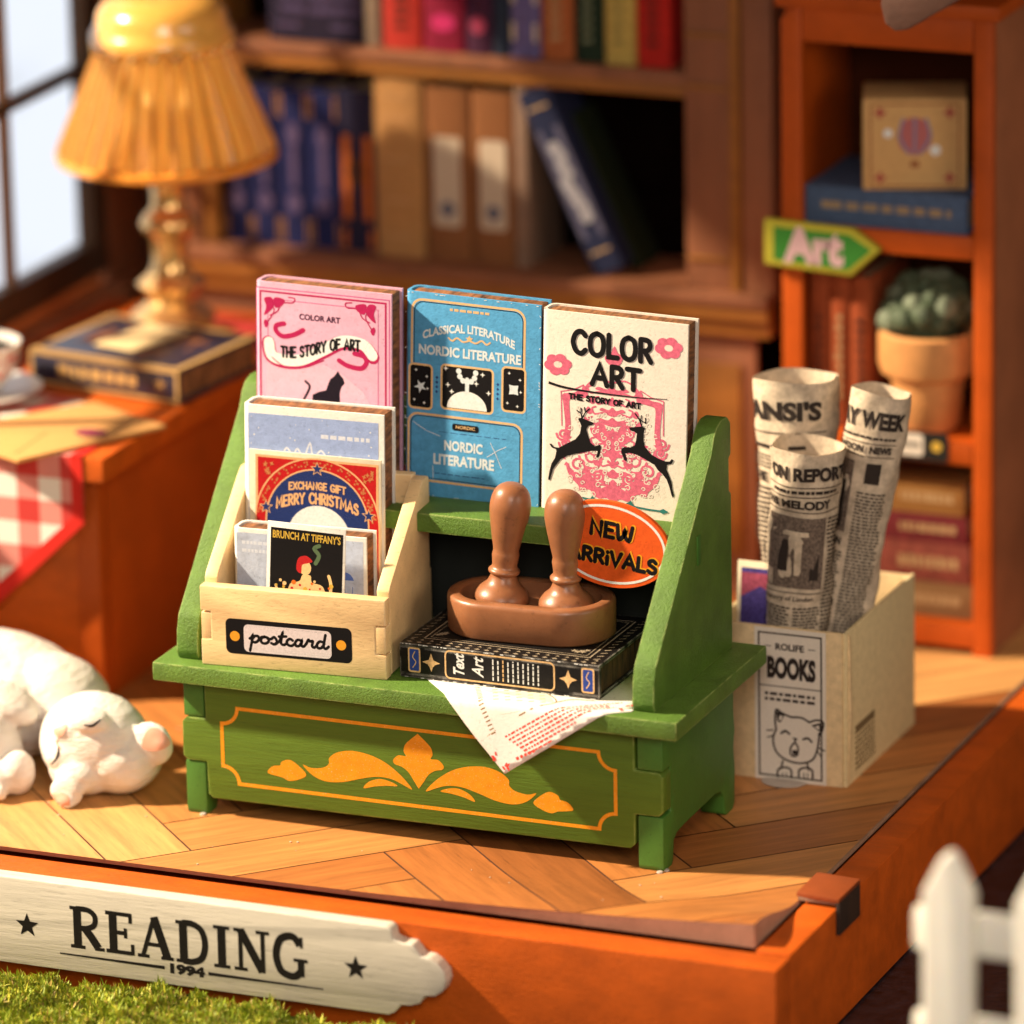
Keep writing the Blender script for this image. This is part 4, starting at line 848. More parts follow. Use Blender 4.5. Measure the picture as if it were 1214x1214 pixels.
box('top_board', (CX0-.05, CY0-.08, 8.43), (CX1+.1, CY1+.05, 8.62), ORANGED, ca, .03); box('top_rail', (CX0+.285, CY0+.01, 7.98), (CX1-.265, CY0+.13, 8.42), ORANGED, ca, .03)
for z in (5.30, 2.58, .12): box('shelf', (CX0+.205, CY0+.0, z), (CX1-.205 if z < 1 else CX1-.265, CY1-.16, z+.30), ORANGED, ca, .02)
a = Art(); a.poly(rrect(-.18, 2.60, .56, 2.99, .05), ink('plate_black', (.02, .018, .016))); a.poly(rrect(-.14, 2.66, .22, 2.95, .05), LW); a.disc((.40, 2.80), .07, YG); a.greek(-.1, 2.74, .18, 2.86, 1, NK, .6)
a.build('label_plate', ca, F=lambda u, v, h: (u, CY0-.012-h, v))
# things in the cabinet
def flatbook(name, label, x0, x1, y0, y1, z0, z1, covm, pg, rz=0, group=None, stripe=None):
    cx, cy = (x0+x1)/2, (y0+y1)/2; t = thing(name, label, 'book', (cx, cy, z0), R(rz), group); w, d, h = (x1-x0)/2, (y1-y0)/2, z1-z0
    c = min(.05, h*.15); box('page_block', (-w+.05, -d+.05, c), (w-.05, d-.03, h-c), pg, t, .01)
    box('cover', (-w, -d, h-c), (w, d, h), covm, t, .01); box('cover', (-w, -d, 0), (w, d, c), covm, t, .01); box('spine', (-w, -d, c), (w, -d+.045, h-c), covm, t, .01)
    if stripe:
        a = Art(); stripe(a, w, h); a.build('spine_print', t, F=lambda u, v, hh: (u, -d-hh, v))
    return t
BLUB = paper('book_blue', (.07, .11, .20), var=.2); PGM = paper('page_cream', (.42, .30, .17))
def st1(a, w, h): a.greek(-w*.8, h*.38, w*.8, h*.66, 1, ink('tan_dim', (.34, .24, .14)), .7)
flatbook('blue_book', 'thick blue book lying on the upper cabinet shelf under the balloon box', -1.40, .78, 8.78, 10.4, 5.605, 6.10, BLUB, PGM, 0, None, st1)
bx_ = thing('balloon_box', 'small tan cube box printed with a hot air balloon, on the blue book', 'box', (-.12, 9.35, 6.105), R(19))
TB = paper('box_tan', (.62, .37, .15)); box('box_body', (-.66, -.45, 0), (.66, .5, 1.19), TB, bx_, .03)
a = Art(); BR = ink('box_brown', (.30, .10, .04)); a.stroke(rrect(-.56, .05, .56, 1.12, .03), .02, BR, closed=True)
for sx in (-1, 1):
    for sz in (.16, 1.01): a.star((sx*.44, sz), .09, ink('corner_rose', (.42, .10, .07)), .5, 4)
a.disc((0, .70), .22, ink('balloon_rose', (.45, .14, .14)), ry=.25)
for k in (-.12, 0, .12): a.stroke([(k*1.2, .93), (k*1.6, .7), (k*.6, .48)], .035, ink('balloon_blue', (.22, .22, .34)), smooth=True)
a.poly([(-.06, .3), (.06, .3), (.05, .38), (-.05, .38)], BR); a.disc((-.34, .74), .06, WHITE); a.disc((.26, .52), .07, WHITE)
a.build('balloon_print', bx_, F=lambda u, v, h: (u, -.45-h, v))
def upbook(name, label, x0, x1, y0, D, z0, z1, covm, art=None, group=None, lean=0, capm=None, cat='book'):
    t = thing(name, label, cat, ((x0+x1)/2, y0, z0), 0, group); w = (x1-x0)/2; H = z1-z0
    if lean: t.rotation_euler = (0, R(lean), 0)
    bm = bmesh.new(); pr = [(-w, D), (-w, .05)]+arc(0, .05, w, 180, 360, 8, .05)+[(w, D), (w-.04, D), (w-.04, .08), (-w+.04, .08), (-w+.04, D)]
    lo = [bm.verts.new((p[0], p[1], 0)) for p in pr]; hi = [bm.verts.new((p[0], p[1], H)) for p in pr]
    for i in range(len(pr)): bm.faces.new((lo[i], lo[(i+1) % len(pr)], hi[(i+1) % len(pr)], hi[i]))
    bm.faces.new(lo); bm.faces.new(hi[::-1]); fin('cover', bm, covm, t, sa=40)
    box('page_block', (-w+.045, .09, .05), (w-.045, D-.03, H-.05), PGM, t, 0)
    if art:
        a = Art(); art(a, w, H); a.build('spine_print', t, F=lambda u, v, h: (u, -.014-h+.05*(1-math.sqrt(max(0, 1-min(1, abs(u)/w)**2))), v))
    return t
RBK = paper('book_russet', (.28, .055, .016), var=.2)
DKI = ink('spine_dark', (.05, .02, .015), var=.5); TND = ink('spine_tan', (.40, .26, .13), var=.4)
def sp_text(mt): return lambda a, w, h: [a.stroke([(-w*.3+random.uniform(-.02, .02), z), (w*.3, z)], .07, mt, cap=False) for z in [h*.2+i*.13 for i in range(int(h*.6/.13))]]
for i, (x0, x1, z1, lab) in enumerate(((-1.38, -1.12, 4.95, 'outermost'), (-1.11, -.84, 5.05, 'middle'), (-.83, -.56, 4.9, 'right'))):
    upbook('upright_book', {'outermost': 'russet upright book nearest the left stile under the Art sign', 'middle': 'russet upright book in the middle of the three behind the Art sign', 'right': 'russet upright book nearest the cactus, shortest of three'}[lab], x0, x1, 8.85, 1.5, 2.885, z1, RBK, sp_text(DKI if i != 1 else TND), 'upright books beside the cactus')
pot = thing('cactus_pot', 'cream terracotta pot holding a round grey green cactus, in the middle cubby', 'plant pot', (.10, 9.25, 2.885))
lathe('pot_body', [(0, 0), (.36, 0), (.42, .06), (.46, .5), (.50, .70), (.62, .78), (.66, .92), (.66, 1.30), (.60, 1.34), (.52, 1.30), (.50, 1.2), (0, 1.2)], mat('pot_cream', (.62, .29, .10), .5, var=.1), pot)
cac = thing('cactus', 'round grey green spiny cactus growing in the cream pot', 'cactus', (.10, 9.25, 4.09))
random.seed(21); CG = mat('cactus_green', (.06, .085, .045), .7, var=.35, vscale=5, bump=.5, bscale=12); k = 0
CT2 = mat('cactus_tip', (.14, .17, .11), .7, var=.3, vscale=6)
for j in range(34):
    t_ = j/33; el_ = math.asin(1-1.15*t_*.86); az_ = j*2.4; rr_ = .50; r = .15+.03*math.sin(j*5)
    c_ = (rr_*math.cos(el_)*math.cos(az_), rr_*math.cos(el_)*math.sin(az_), .26+rr_*math.sin(el_))
    lathe('cactus_lobe', [(max(.0, r*math.sin(math.pi*q/7)), r*(1-math.cos(math.pi*q/7))) for q in range(8)], CG if j % 3 else CT2, cac, c=(c_[0], c_[1], c_[2]-r), n=16, ripple=.10)
lathe('cactus_core', [(0, -.05), (.35, .0), (.46, .2), (.36, .5), (0, .66)], CG, cac, n=20)
lathe('soil_disc', [(0, 1.2), (.56, 1.2), (.54, 1.24), (0, 1.25)], mat('pot_soil', (.05, .025, .012), .95, bump=1, bscale=10, var=.5), pot)
for i, (z0, z1, m_, lab) in enumerate(((.425, .88, paper('book_brown', (.24, .13, .055)), 'pale cream book at the bottom of the flat stack in the lowest cubby'), (.885, 1.42, paper('book_rose', (.22, .055, .04), var=.4), 'rose book second from the bottom in the flat stack'), (1.425, 1.80, paper('book_crimson', (.15, .02, .025), var=.4), 'crimson book third from the bottom in the flat stack'), (1.805, 2.25, paper('book_ochre', (.28, .13, .035)), 'ochre book on top of the flat stack in the lowest cubby'))):
    flatbook('stacked_book', lab, -.9+.05*i, .80-.04*i, 8.95, 10.4, z0, z1, m_, PGM, 0, 'books stacked flat in the lowest cubby', (lambda a, w, h: a.greek(-w*.2, h*.3, w*.8, h*.7, 1, TND, .7)))
# Art arrow sign
ar = thing('art_sign', 'green arrow sign with yellow rim reading Art on the cabinet stile', 'sign')
yy = CY0-.16
prism('sign_plate', [(-1.88, 5.07), (-.70, 5.00), (-.30, 5.38), (-.68, 5.62), (-1.88, 5.66)], 'y', yy, yy+.13, paper('sign_yellow', (.36, .32, .03)), ar, .02)
a = Art(); a.poly([(-1.75, 5.14), (-.74, 5.08), (-.42, 5.37), (-.72, 5.55), (-1.75, 5.58)], ink('sign_green', (.035, .17, .025)))
a.text('Art', (-1.62, 5.11, -.80, 5.60), ink('sign_pink', (.50, .32, .34)), 'b', .06)
a.build('sign_lettering', ar, F=lambda u, v, h: (u, yy-h, v))
# brown board hanging from above, at the upper right
hb = thing('hanging_board', 'brown wooden board end with a rounded corner hanging in at the top right', 'sign')
prism('board', [(1.86, 10.9), (1.79, 10.0), (1.84, 9.78), (1.97, 9.70), (2.12, 9.73), (2.9, 10.22), (3.3, 10.9)], 'y', 2.6, 2.85, mat('hang_brown', (.085, .034, .02), .6, bump=.4, bscale=16, var=.2), hb, .03)
# ================================================================== bookcase behind
BY = 10.2
bc = thing('bookcase', 'tall brown bookcase with golden edged shelves behind the bench', 'bookcase')
LX, RX = -11.0, -3.55
box('back_board', (LX, BY+1.3, 0), (-2.3, BY+1.4, 11), SHADEW, bc, 0)
def shelfb(z0, z1, x0, x1, pro):
    box('shelf', (x0, BY-pro, z1-.16), (x1, BY+1.28, z1), BROWNW, bc, .02); box('shelf_edge', (x0, BY-pro+.05, z0), (x1, BY+.1, z1-.162), BROWNG, bc, .02)
shelfb(3.86, 4.22, LX-.15, -2.35, .35); shelfb(6.74, 7.08, LX, RX, .06); shelfb(9.7, 10.0, LX, RX, .06)
for x0, x1, m_, p in ((RX, RX+.62, BROWNW, .10), (RX+.64, RX+.78, BROWNG, .16), (RX+.80, RX+1.22, BROWNW, .12)):
    box('post', (x0, BY-p, 4.225), (x1, BY+1.25, 11), m_, bc, .02)
for z in (7.6, 6.9, 4.6): box('post_moulding', (RX+.03, BY-.14, z), (RX+.6, BY-.102, z+.06), BROWNG, bc, .01)
box('post', (LX-.1, BY-.08, 4.225), (LX+.38, BY+1.25, 11), BROWNW, bc, .02); box('post', (LX+.45, BY-.05, 4.225), (LX+.6, BY+1.25, 11), BROWNG, bc, .02)
for i in range(5):
    x0 = LX+i*1.70; box('cupboard_door', (x0+.05, BY-.05, .2), (x0+1.60, BY+.05, 3.6), BROWNW, bc, .03); box('door_rail', (x0+.25, BY-.09, .6), (x0+1.4, BY-.052, 3.2), BROWNG, bc, .03)
box('cornice', (LX, BY-.2, 3.62), (-2.35, BY+.1, 3.855), BROWNG, bc, .03); box('plinth_board', (LX, BY-.1, .02), (-2.35, BY+.1, .19), BROWNW, bc, .01)
box('divider', (-6.03, BY+.05, 4.225), (-5.85, BY+1.25, 6.735), mat('divider_grey', (.20, .12, .08), .6), bc, .01)
def P_(n, c, **k): return paper('spine_'+n, c, **k)
def caps(c1, c2):
    def f(a, w, h):
        for z in (.22, h-.22): a.poly([(-w*.95, z-.17), (w*.95, z-.17), (w*.95, z+.17), (-w*.95, z+.17)], c1)
        a.disc((0, h*.72), w*.45, c2, ry=w*.8); a.disc((0, h*.28), w*.5, c2, ry=w*.7); a.stroke([(0, h*.4), (0, h*.62)], w*.5, c2)
    return f
CAPG = ink('cap_brass', (.28, .13, .05), var=.5); MAU = ink('mauve', (.10, .07, .15), var=.4)
BLS = P_('deep_blue', (.012, .015, .075), var=.3)
for i, x0 in enumerate((-10.35, -9.93, -9.50, -9.06)):
    upbook('upright_book', ('leftmost', 'second', 'third', 'rightmost')[i]+' of four matching deep blue volumes with brass caps, in the bookcase', x0, x0+.42, BY+.12, 1.0, 4.225, 6.40, BLS, caps(CAPG, MAU), 'blue volumes in the bookcase')
ORK = ink('orange_kirk', (.50, .12, .015), var=.4)
def orange_spine(a, w, h): a.poly([(-w*.8, h*.2), (w*.8, h*.2), (w*.8, h*.72), (-w*.8, h*.72)], ORK); a.disc((0, h*.5), w*.5, DKI, ry=w*.8); a.poly([(-w*.9, .05), (w*.9, .05), (w*.9, .3), (-w*.9, .3)], ORK)
upbook('upright_book', 'dark book with an orange spine panel between blue volumes and tan book', -8.62, -8.10, BY+.12, 1.0, 4.225, 6.45, P_('dark_blue', (.015, .012, .035)), orange_spine)
def tan_spine(a, w, h):
    for k in (.12, .32, .55, .78, .9): a.stroke([(-w*.5, h*k), (w*.5, h*k)], .05, ink('tan_line', (.45, .24, .10)))
upbook('upright_book', 'thick plain tan book, tallest on the middle bookcase shelf', -8.07, -7.38, BY+.05, 1.0, 4.225, 6.68, P_('tan', (.40, .20, .07), var=.12), tan_spine)
def binder(a, w, h): a.poly(rrect(-w*.62, h*.2, w*.62, h*.72, .06), ink('binder_label', (.50, .40, .30))); a.disc((0, h*.3), w*.35, ink('binder_blue', (.12, .12, .16)))
upbook('binder', 'brown binder with a pale label, beside the tan book', -7.34, -6.70, BY+.08, 1.0, 4.225, 6.6, P_('binder', (.22, .085, .03)), binder, 'brown binders in the bookcase')
upbook('binder', 'brown binder with a pale label, beside the dark empty bay', -6.67, -6.05, BY+.08, 1.0, 4.225, 6.6, P_('binder', (.22, .085, .03)), binder, 'brown binders in the bookcase')
def lean_art(a, w, h):
    a.poly([(-w*.8, .5), (w*.8, .5), (w*.8, h-.55), (-w*.8, h-.55)], ink('lean_grey', (.085, .08, .13)))
    random.seed(6)
    for i in range(9): a.disc((random.uniform(-.05, .05), .8+i*(h-1.5)/9), .10, ink('lean_pale', (.28, .27, .30), var=.5), n=9)
    a.stroke([(-w*.6, .3), (w*.6, .3)], .04, TND); a.stroke([(-w*.6, h-.25), (w*.6, h-.25)], .04, TND)
upbook('leaning_book', 'blue book leaning to the left in the dark bookcase bay', -4.90, -4.45, BY-.02, .9, 4.30, 6.92, P_('lean_blue', (.014, .018, .05)), lean_art, None, -24.5)
upbook('leaning_book', 'thin dark green book leaning behind the blue one', -4.50, -4.36, BY+.35, .7, 4.26, 6.5, P_('lean_green', (.008, .014, .004)), None, None, -24.5)
# top shelf
z = 7.085
TOPB = [(-9.6, -8.22, (.018, .012, .03), 'wide dark violet book set at the left of the top shelf', MAU), (-8.19, -8.00, (.42, .32, .22), 'thin pale book beside the wide dark violet set', None), (-7.92, -7.36, (.42, .03, .02), 'bright red book left of the maroon one on the top shelf', DKI), (-7.33, -6.75, (.20, .008, .03), 'maroon book with pink spots on the top shelf', ink('spot_pink', (.5, .03, .13))), (-6.72, -6.36, (.05, .012, .035), 'dark plum book with rose marks on the top shelf', ink('spot_rose', (.42, .06, .12))), (-6.34, -6.12, (.02, .028, .05), 'thin slate book left of the violet and cream one', None), (-6.09, -5.68, (.12, .10, .24), 'violet book with cream bands on the top shelf', ink('cream_band', (.62, .50, .36))), (-5.65, -5.20, (.36, .10, .03), 'orange brown book with faint lettering on the top shelf', TND), (-5.17, -4.78, (.014, .028, .015), 'dark green book on the top shelf', ink('sage', (.18, .20, .12))), (-4.75, -4.33, (.50, .36, .09), 'mustard yellow book on the top shelf', ink('olive', (.26, .22, .07))), (-4.30, -3.82, (.48, .018, .012), 'rightmost scarlet book of the top shelf by the post', DKI)]
random.seed(9)
for i, (x0, x1, c, lab, mt) in enumerate(TOPB):
    def art(a, w, h, mt=mt, i=i):
        if mt is None: return
        if i in (0,):
            for k in (-.7, -.1, .45): a.greek(w*k, .35, w*k+.35, .9, 3, mt, .6); 
            a.stroke([(-w*.8, .22), (w*.8, .22)], .05, MAU)
        elif i == 6:
            for zz in (.35, .85): a.poly([(-w*.9, zz-.12), (w*.9, zz-.12), (w*.9, zz+.12), (-w*.9, zz+.12)], mt)
        elif i in (3, 4): 
            for zz in (.4, .95, 1.4): a.disc((0, zz), w*.6, mt, ry=.12)
        else:
            for zz in [.3+.14*k for k in range(12)]: a.stroke([(-w*.4, zz), (w*.35, zz+.02)], .06, mt, cap=False)
    upbook('upright_book', lab, x0, x1, BY+.1, 1.0, z, z+random.uniform(2.0, 2.4), P_('top_%d' % i, c, var=.2), art)
# ================================================================== desk at the left
dk = thing('desk', 'orange wooden desk at the left with a checked cloth over its front', 'desk')
DX, DY, DZ = -8.70, 3.07, 3.35
box('desk_top', (-12.0, DY, DZ-.32), (DX, 10.0, DZ), ORANGE, dk, .03)
box('side_panel', (DX-.40, DY+.3, 0), (DX-.26, 9.8, DZ-.325), ORANGED, dk, .02); box('front_panel', (-12.0, DY+.32, 0), (DX-.55, DY+.45, DZ-.325), ORANGE, dk, .01)
box('corner_post', (DX-.54, DY+.28, 0), (DX-.24, DY+.58, DZ-.326), ORANGED, dk, .02)
# checked cloth
def check():
    M = bpy.data.materials.new('checked_cloth'); M.use_nodes = True; nt = M.node_tree; N = nt.nodes; L_ = nt.links; b = N['Principled BSDF']; b.inputs['Roughness'].default_value = .85
    tc = N.new('ShaderNodeTexCoord'); sp = N.new('ShaderNodeSeparateXYZ'); L_.new(tc.outputs['UV'], sp.inputs[0]); outs = []
    for ax in ('X', 'Y'):
        m1 = N.new('ShaderNodeMath'); m1.operation = 'MULTIPLY'; m1.inputs[1].default_value = 1/.62; L_.new(sp.outputs[ax], m1.inputs[0])
        m2 = N.new('ShaderNodeMath'); m2.operation = 'FRACT'; L_.new(m1.outputs[0], m2.inputs[0]); m3 = N.new('ShaderNodeMath'); m3.operation = 'GREATER_THAN'; m3.inputs[1].default_value = .5; L_.new(m2.outputs[0], m3.inputs[0]); outs.append(m3)
    ad = N.new('ShaderNodeMath'); ad.operation = 'ADD'; L_.new(outs[0].outputs[0], ad.inputs[0]); L_.new(outs[1].outputs[0], ad.inputs[1]); hf = N.new('ShaderNodeMath'); hf.operation = 'MULTIPLY'; hf.inputs[1].default_value = .5; L_.new(ad.outputs[0], hf.inputs[0])
    cr = N.new('ShaderNodeValToRGB'); cr.color_ramp.interpolation = 'CONSTANT'; e = cr.color_ramp.elements; e[0].position = 0; e[0].color = (.76, .70, .64, 1); e[1].position = .9; e[1].color = (.50, .03, .025, 1); q = e.new(.4); q.color = (.62, .22, .19, 1)
    L_.new(hf.outputs[0], cr.inputs[0]); n = N.new('ShaderNodeTexNoise'); n.inputs['Scale'].default_value = 60; bp = N.new('ShaderNodeBump'); bp.inputs['Strength'].default_value = .3; L_.new(n.outputs[0], bp.inputs['Height']); L_.new(bp.outputs[0], b.inputs['Normal']); L_.new(cr.outputs[0], b.inputs['Base Color']); return M
CK = check(); HEM = ink('cloth_hem', (.58, .025, .018))
bm = bmesh.new(); uv = bm.loops.layers.uv.new('UVMap')
def cloth_piece(pts, plane, mi):
    vs = [bm.verts.new(plane(*p)) for p in pts]; f = bm.faces.new(vs); f.material_index = mi
    for l, p in zip(f.loops, pts): l[uv].uv = (p[0], p[1])
topf = lambda h: (lambda u, v: (DX-.28+u, DY-.012+v, DZ+h)); frf = lambda h: (lambda u, v: (DX-.28+u, DY-.012-h, DZ+.006+v))
cloth_piece([(-3.2, 0), (0, 0), (0, 1.4), (-1.2, 2.3), (-3.2, 2.6)], topf(.006), 0)
cloth_piece([(0, 0), (0, -.85), (-1.25, -2.0), (-2.0, -2.7), (-3.2, -1.6), (-3.2, 0)], frf(0), 0)
for P in ([(0, .0), (-.16, 0), (-.16, -.80), (0, -.87)], [(0, -.87), (-.16, -.80), (-1.25, -1.78), (-1.9, -2.4), (-2.0, -2.72), (-1.25, -2.05)]): cloth_piece(P, frf(.003), 1)
cloth_piece([(-.16, 0), (0, 0), (0, 1.4), (-.16, 1.38)], topf(.009), 1)
clo = fin('tablecloth', bm, [CK, HEM]); tag(clo, 'red and white checked cloth hanging over the front corner of the orange desk', 'tablecloth')
sol = clo.modifiers.new('t', 'SOLIDIFY'); sol.thickness = .02; sol.offset = 0
rc = box('red_cloth', (-10.2, 8.1, DZ+.002), (-8.85, 9.6, DZ+.02), paper('rose_red_cloth', (.62, .06, .05)), None, .005); tag(rc, 'red cloth corner on the desk behind the navy book and lamp', 'cloth')
# envelope
en = thing('envelope', 'tan kraft envelope with a purple seal lying over the checked cloth', 'envelope', (0, 0, DZ+.02))
EV = paper('envelope_kraft', (.62, .32, .11)); prism('envelope_body', [(-9.60, 2.52), (-8.50, 4.50), (-9.86, 5.17), (-11.2, 3.3)], 'z', .0, .05, EV, en, .01)
a = Art(); a.stroke([(-9.75, 2.75), (-9.80, 3.75), (-8.75, 4.5)], .02, ink('fold_line', (.32, .14, .05))); a.stroke([(-9.8, 3.75), (-11.0, 3.4)], .02, ink('fold_line', (.32, .14, .05))); a.disc((-9.25, 3.88), .22, ink('seal_purple', (.22, .03, .07)), ry=.16)
a.build('envelope_print', en, F=lambda u, v, h: (u, v, .05+h))
# teacup and saucer
CER = mat('white_ceramic', (.80, .76, .72), .25, var=.03, coat=.4); HR = ink('heart_red', (.60, .012, .012))
su = lathe('saucer', [(0, .02), (.5, .02), (.55, 0), (.95, .14), (1.0, .19), (.93, .18), (.5, .08), (0, .08)], CER, None, n=48); su.location = (-11.38, 5.0, DZ+.022); tag(su, 'white saucer under the teacup at the left edge of the desk', 'saucer')
su.scale = (.8, .8, .8)
cu = thing('teacup', 'white teacup with red hearts and tea in it, on its saucer', 'cup', (-11.40, 5.0, DZ+.10))
cu.scale = (.80, .80, .70)
lathe('cup_body', [(0, .02), (.30, .0), (.34, .04), (.38, .12), (.55, .36), (.65, .65), (.69, .92), (.70, .97), (.66, .97), (.62, .65), (.50, .3), (0, .16)], CER, cu, n=48)
lathe('tea', [(0, .80), (.645, .80)], mat('tea_gold', (.65, .33, .08), .15), cu, n=32)
a = Art()
for u0, v0, s_ in ((.36, .55, .2), (.05, .55, .15), (-.55, .6, .13), (.55, .72, .10), (.9, .45, .1), (-.2, .85, .07)):
    a.poly([(u0+s_*p[0], v0+s_*p[1]) for p in [(0, -1), (.9, -.05), (1.0, .5), (.6, .85), (.15, .75), (0, .45), (-.15, .75), (-.6, .85), (-1, .5), (-.9, -.05)]], HR)
def cupF(u, v, h):
    r = .36+.0 + .34*min(1, max(0, v/.97))**.6+.02+h; an = -math.pi/2+.5+u/.6; return (r*math.cos(an), r*math.sin(an), v)
a.build('heart_print', cu, F=cupF)
# navy book on the desk
NM = Matrix.Translation((-11.10, 5.85, DZ+.03)) @ Matrix.Rotation(R(-8.5), 4, 'Z')
nb = thing('navy_book', 'navy and gold book lying on the desk with a cream tag on top', 'book', M=NM)
NB = mat('navy_cover', (.022, .020, .045), .45, var=.4, vscale=3, coat=.3); NBE = ink('antique_gold', (.50, .30, .11), var=.4)
box('page_block', (.05, .06, .05), (2.30, 1.85, .40), BURNT, nb, .01); box('cover', (0, 0, .40), (2.34, 1.9, .45), NB, nb, .01); box('cover', (0, 0, 0), (2.34, 1.9, .05), NB, nb, .01); box('spine', (0, 0, .051), (2.34, .055, .399), NB, nb, .01)
a = Art(); a.stroke([(.03, .03), (2.31, .03), (2.31, .42), (.03, .42)], .045, NBE, closed=True); a.greek(.45, .13, 1.7, .32, 1, NBE, .8); a.star((2.05, .23), .1, NBE)
a.build('spine_print', nb, F=lambda u, v, h: (u, -h, v))
a = Art(); a.stroke([(.06, .06), (2.28, .06), (2.28, 1.84), (.06, 1.84)], .10, NBE, closed=True); random.seed(13)
for i in range(26): a.stroke([(random.uniform(.3, 2.0), random.uniform(.3, 1.6)) for _ in range(3)], .03, ink('rust_print', (.24, .09, .04)), smooth=True)
a.build('cover_print', nb, F=lambda u, v, h: (u, v, .45+h))
ctg = box('cream_tag', (-.36, -.52, 0), (.30, .62, .02), paper('tag_cream', (.74, .56, .30)), None, .005, rot=None); ctg.matrix_world = NM @ Matrix.Translation((1.12, .95, .472)) @ Matrix.Rotation(R(-6), 4, 'Z'); tag(ctg, 'cream paper tag lying on the navy book at the lamp foot', 'tag')
# amber pleated lamp
lp = thing('table_lamp', 'brass table lamp with a pleated amber glass shade on the desk', 'lamp', (-10.05, 8.0, DZ+.005))
BRS = mat('brass', (.86, .54, .22), .24, metal=.8, var=.08)
pf = catmull([(.62, .0), (.66, .08), (.60, .16), (.42, .22), (.34, .34), (.40, .44), (.30, .56), (.20, .68), (.24, .82), (.30, .90), (.22, 1.0), (.15, 1.15), (.15, 1.5), (.22, 1.62), (.25, 1.74), (.20, 1.86), (.13, 1.98), (.15, 2.3), (.20, 2.40), (.12, 2.5), (.10, 3.1)], False, 2)
lathe('lamp_stem', [(0, 0)]+[(p[0]*1.35+.05, p[1]) for p in pf]+[(0, 3.1)], BRS, lp, n=40)
AMB = bpy.data.materials.new('amber_glass'); AMB.use_nodes = True; b = AMB.node_tree.nodes['Principled BSDF']
b.inputs['Base Color'].default_value = (1.0, .82, .46, 1); b.inputs['Roughness'].default_value = .22; b.inputs['Transmission Weight'].default_value = .85; b.inputs['IOR'].default_value = 1.3; b.inputs['Coat Weight'].default_value = .15
_nt = AMB.node_tree; _t = _nt.nodes.new('ShaderNodeBsdfTranslucent'); _t.inputs[0].default_value = (1.0, .84, .46, 1); _x = _nt.nodes.new('ShaderNodeMixShader'); _x.inputs[0].default_value = .62; _nt.links.new(b.outputs[0], _x.inputs[1]); _nt.links.new(_t.outputs[0], _x.inputs[2]); _nt.links.new(_x.outputs[0], _nt.nodes['Material Output'].inputs[0])
pr = [(1.38, 2.62), (1.42, 2.68), (1.38, 2.76)]+[(1.38-.56*t+.02*math.sin(3.1*t), 2.76+1.38*t) for t in (.25, .5, .75, 1)]
sh = lathe('lamp_shade', pr, AMB, lp, n=120, ripple=.03); so = sh.modifiers.new('t', 'SOLIDIFY'); so.thickness = .03
lathe('shade_rim', [(1.41, 2.58), (1.47, 2.62), (1.47, 2.70), (1.41, 2.74)], mat('amber_solid', (.85, .33, .05), .25, coat=.5, sss=.3), lp, n=60)
lathe('shade_crown', catmull([(.82, 4.14), (.93, 4.18), (.95, 4.30), (.88, 4.42), (.84, 4.60), (.68, 4.76), (.35, 4.84), (0, 4.86)], False, 2), mat('amber_crown', (.88, .46, .10), .2, coat=.6, sss=.3, spec=.6), lp, n=60)
for i in range(30):
    a_ = R(12*i); d_ = Vector((math.cos(a_), math.sin(a_), 0)); p0 = d_*1.43+Vector((0, 0, 2.74)); p1 = d_*.86+Vector((0, 0, 4.12)); t_ = (p1-p0)
    q_ = t_.to_track_quat('Z', 'Y').to_matrix().to_4x4(); q_.translation = p0; lathe('shade_rib', [(.030, 0), (.022, t_.length)], mat('amber_rib', (.60, .27, .05), .3), lp, n=6, tilt=q_)
for i in range(20):
    an = R(18*i); lathe('shade_bead', [(0, -.06), (.05, -.035), (.06, 0), (.05, .035), (0, .06)], BRS, lp, c=(0.90*math.cos(an), 0.90*math.sin(an), 4.13), n=10)
lamp('lampshade_glow_fill', 'POINT', (-10.05, 8.0, DZ+3.5), (-10.05, 8, 0), 460, (1.0, .74, .34), shadow_soft_size=.3)  # point light added inside so that the amber shade glows
lathe('bulb', catmull([(0, 3.1), (.12, 3.12), (.2, 3.3), (.3, 3.6), (.22, 3.85), (0, 3.95)], False, 2), mat('frosted_bulb', (.9, .75, .5), .4, sss=.2), lp, n=24)
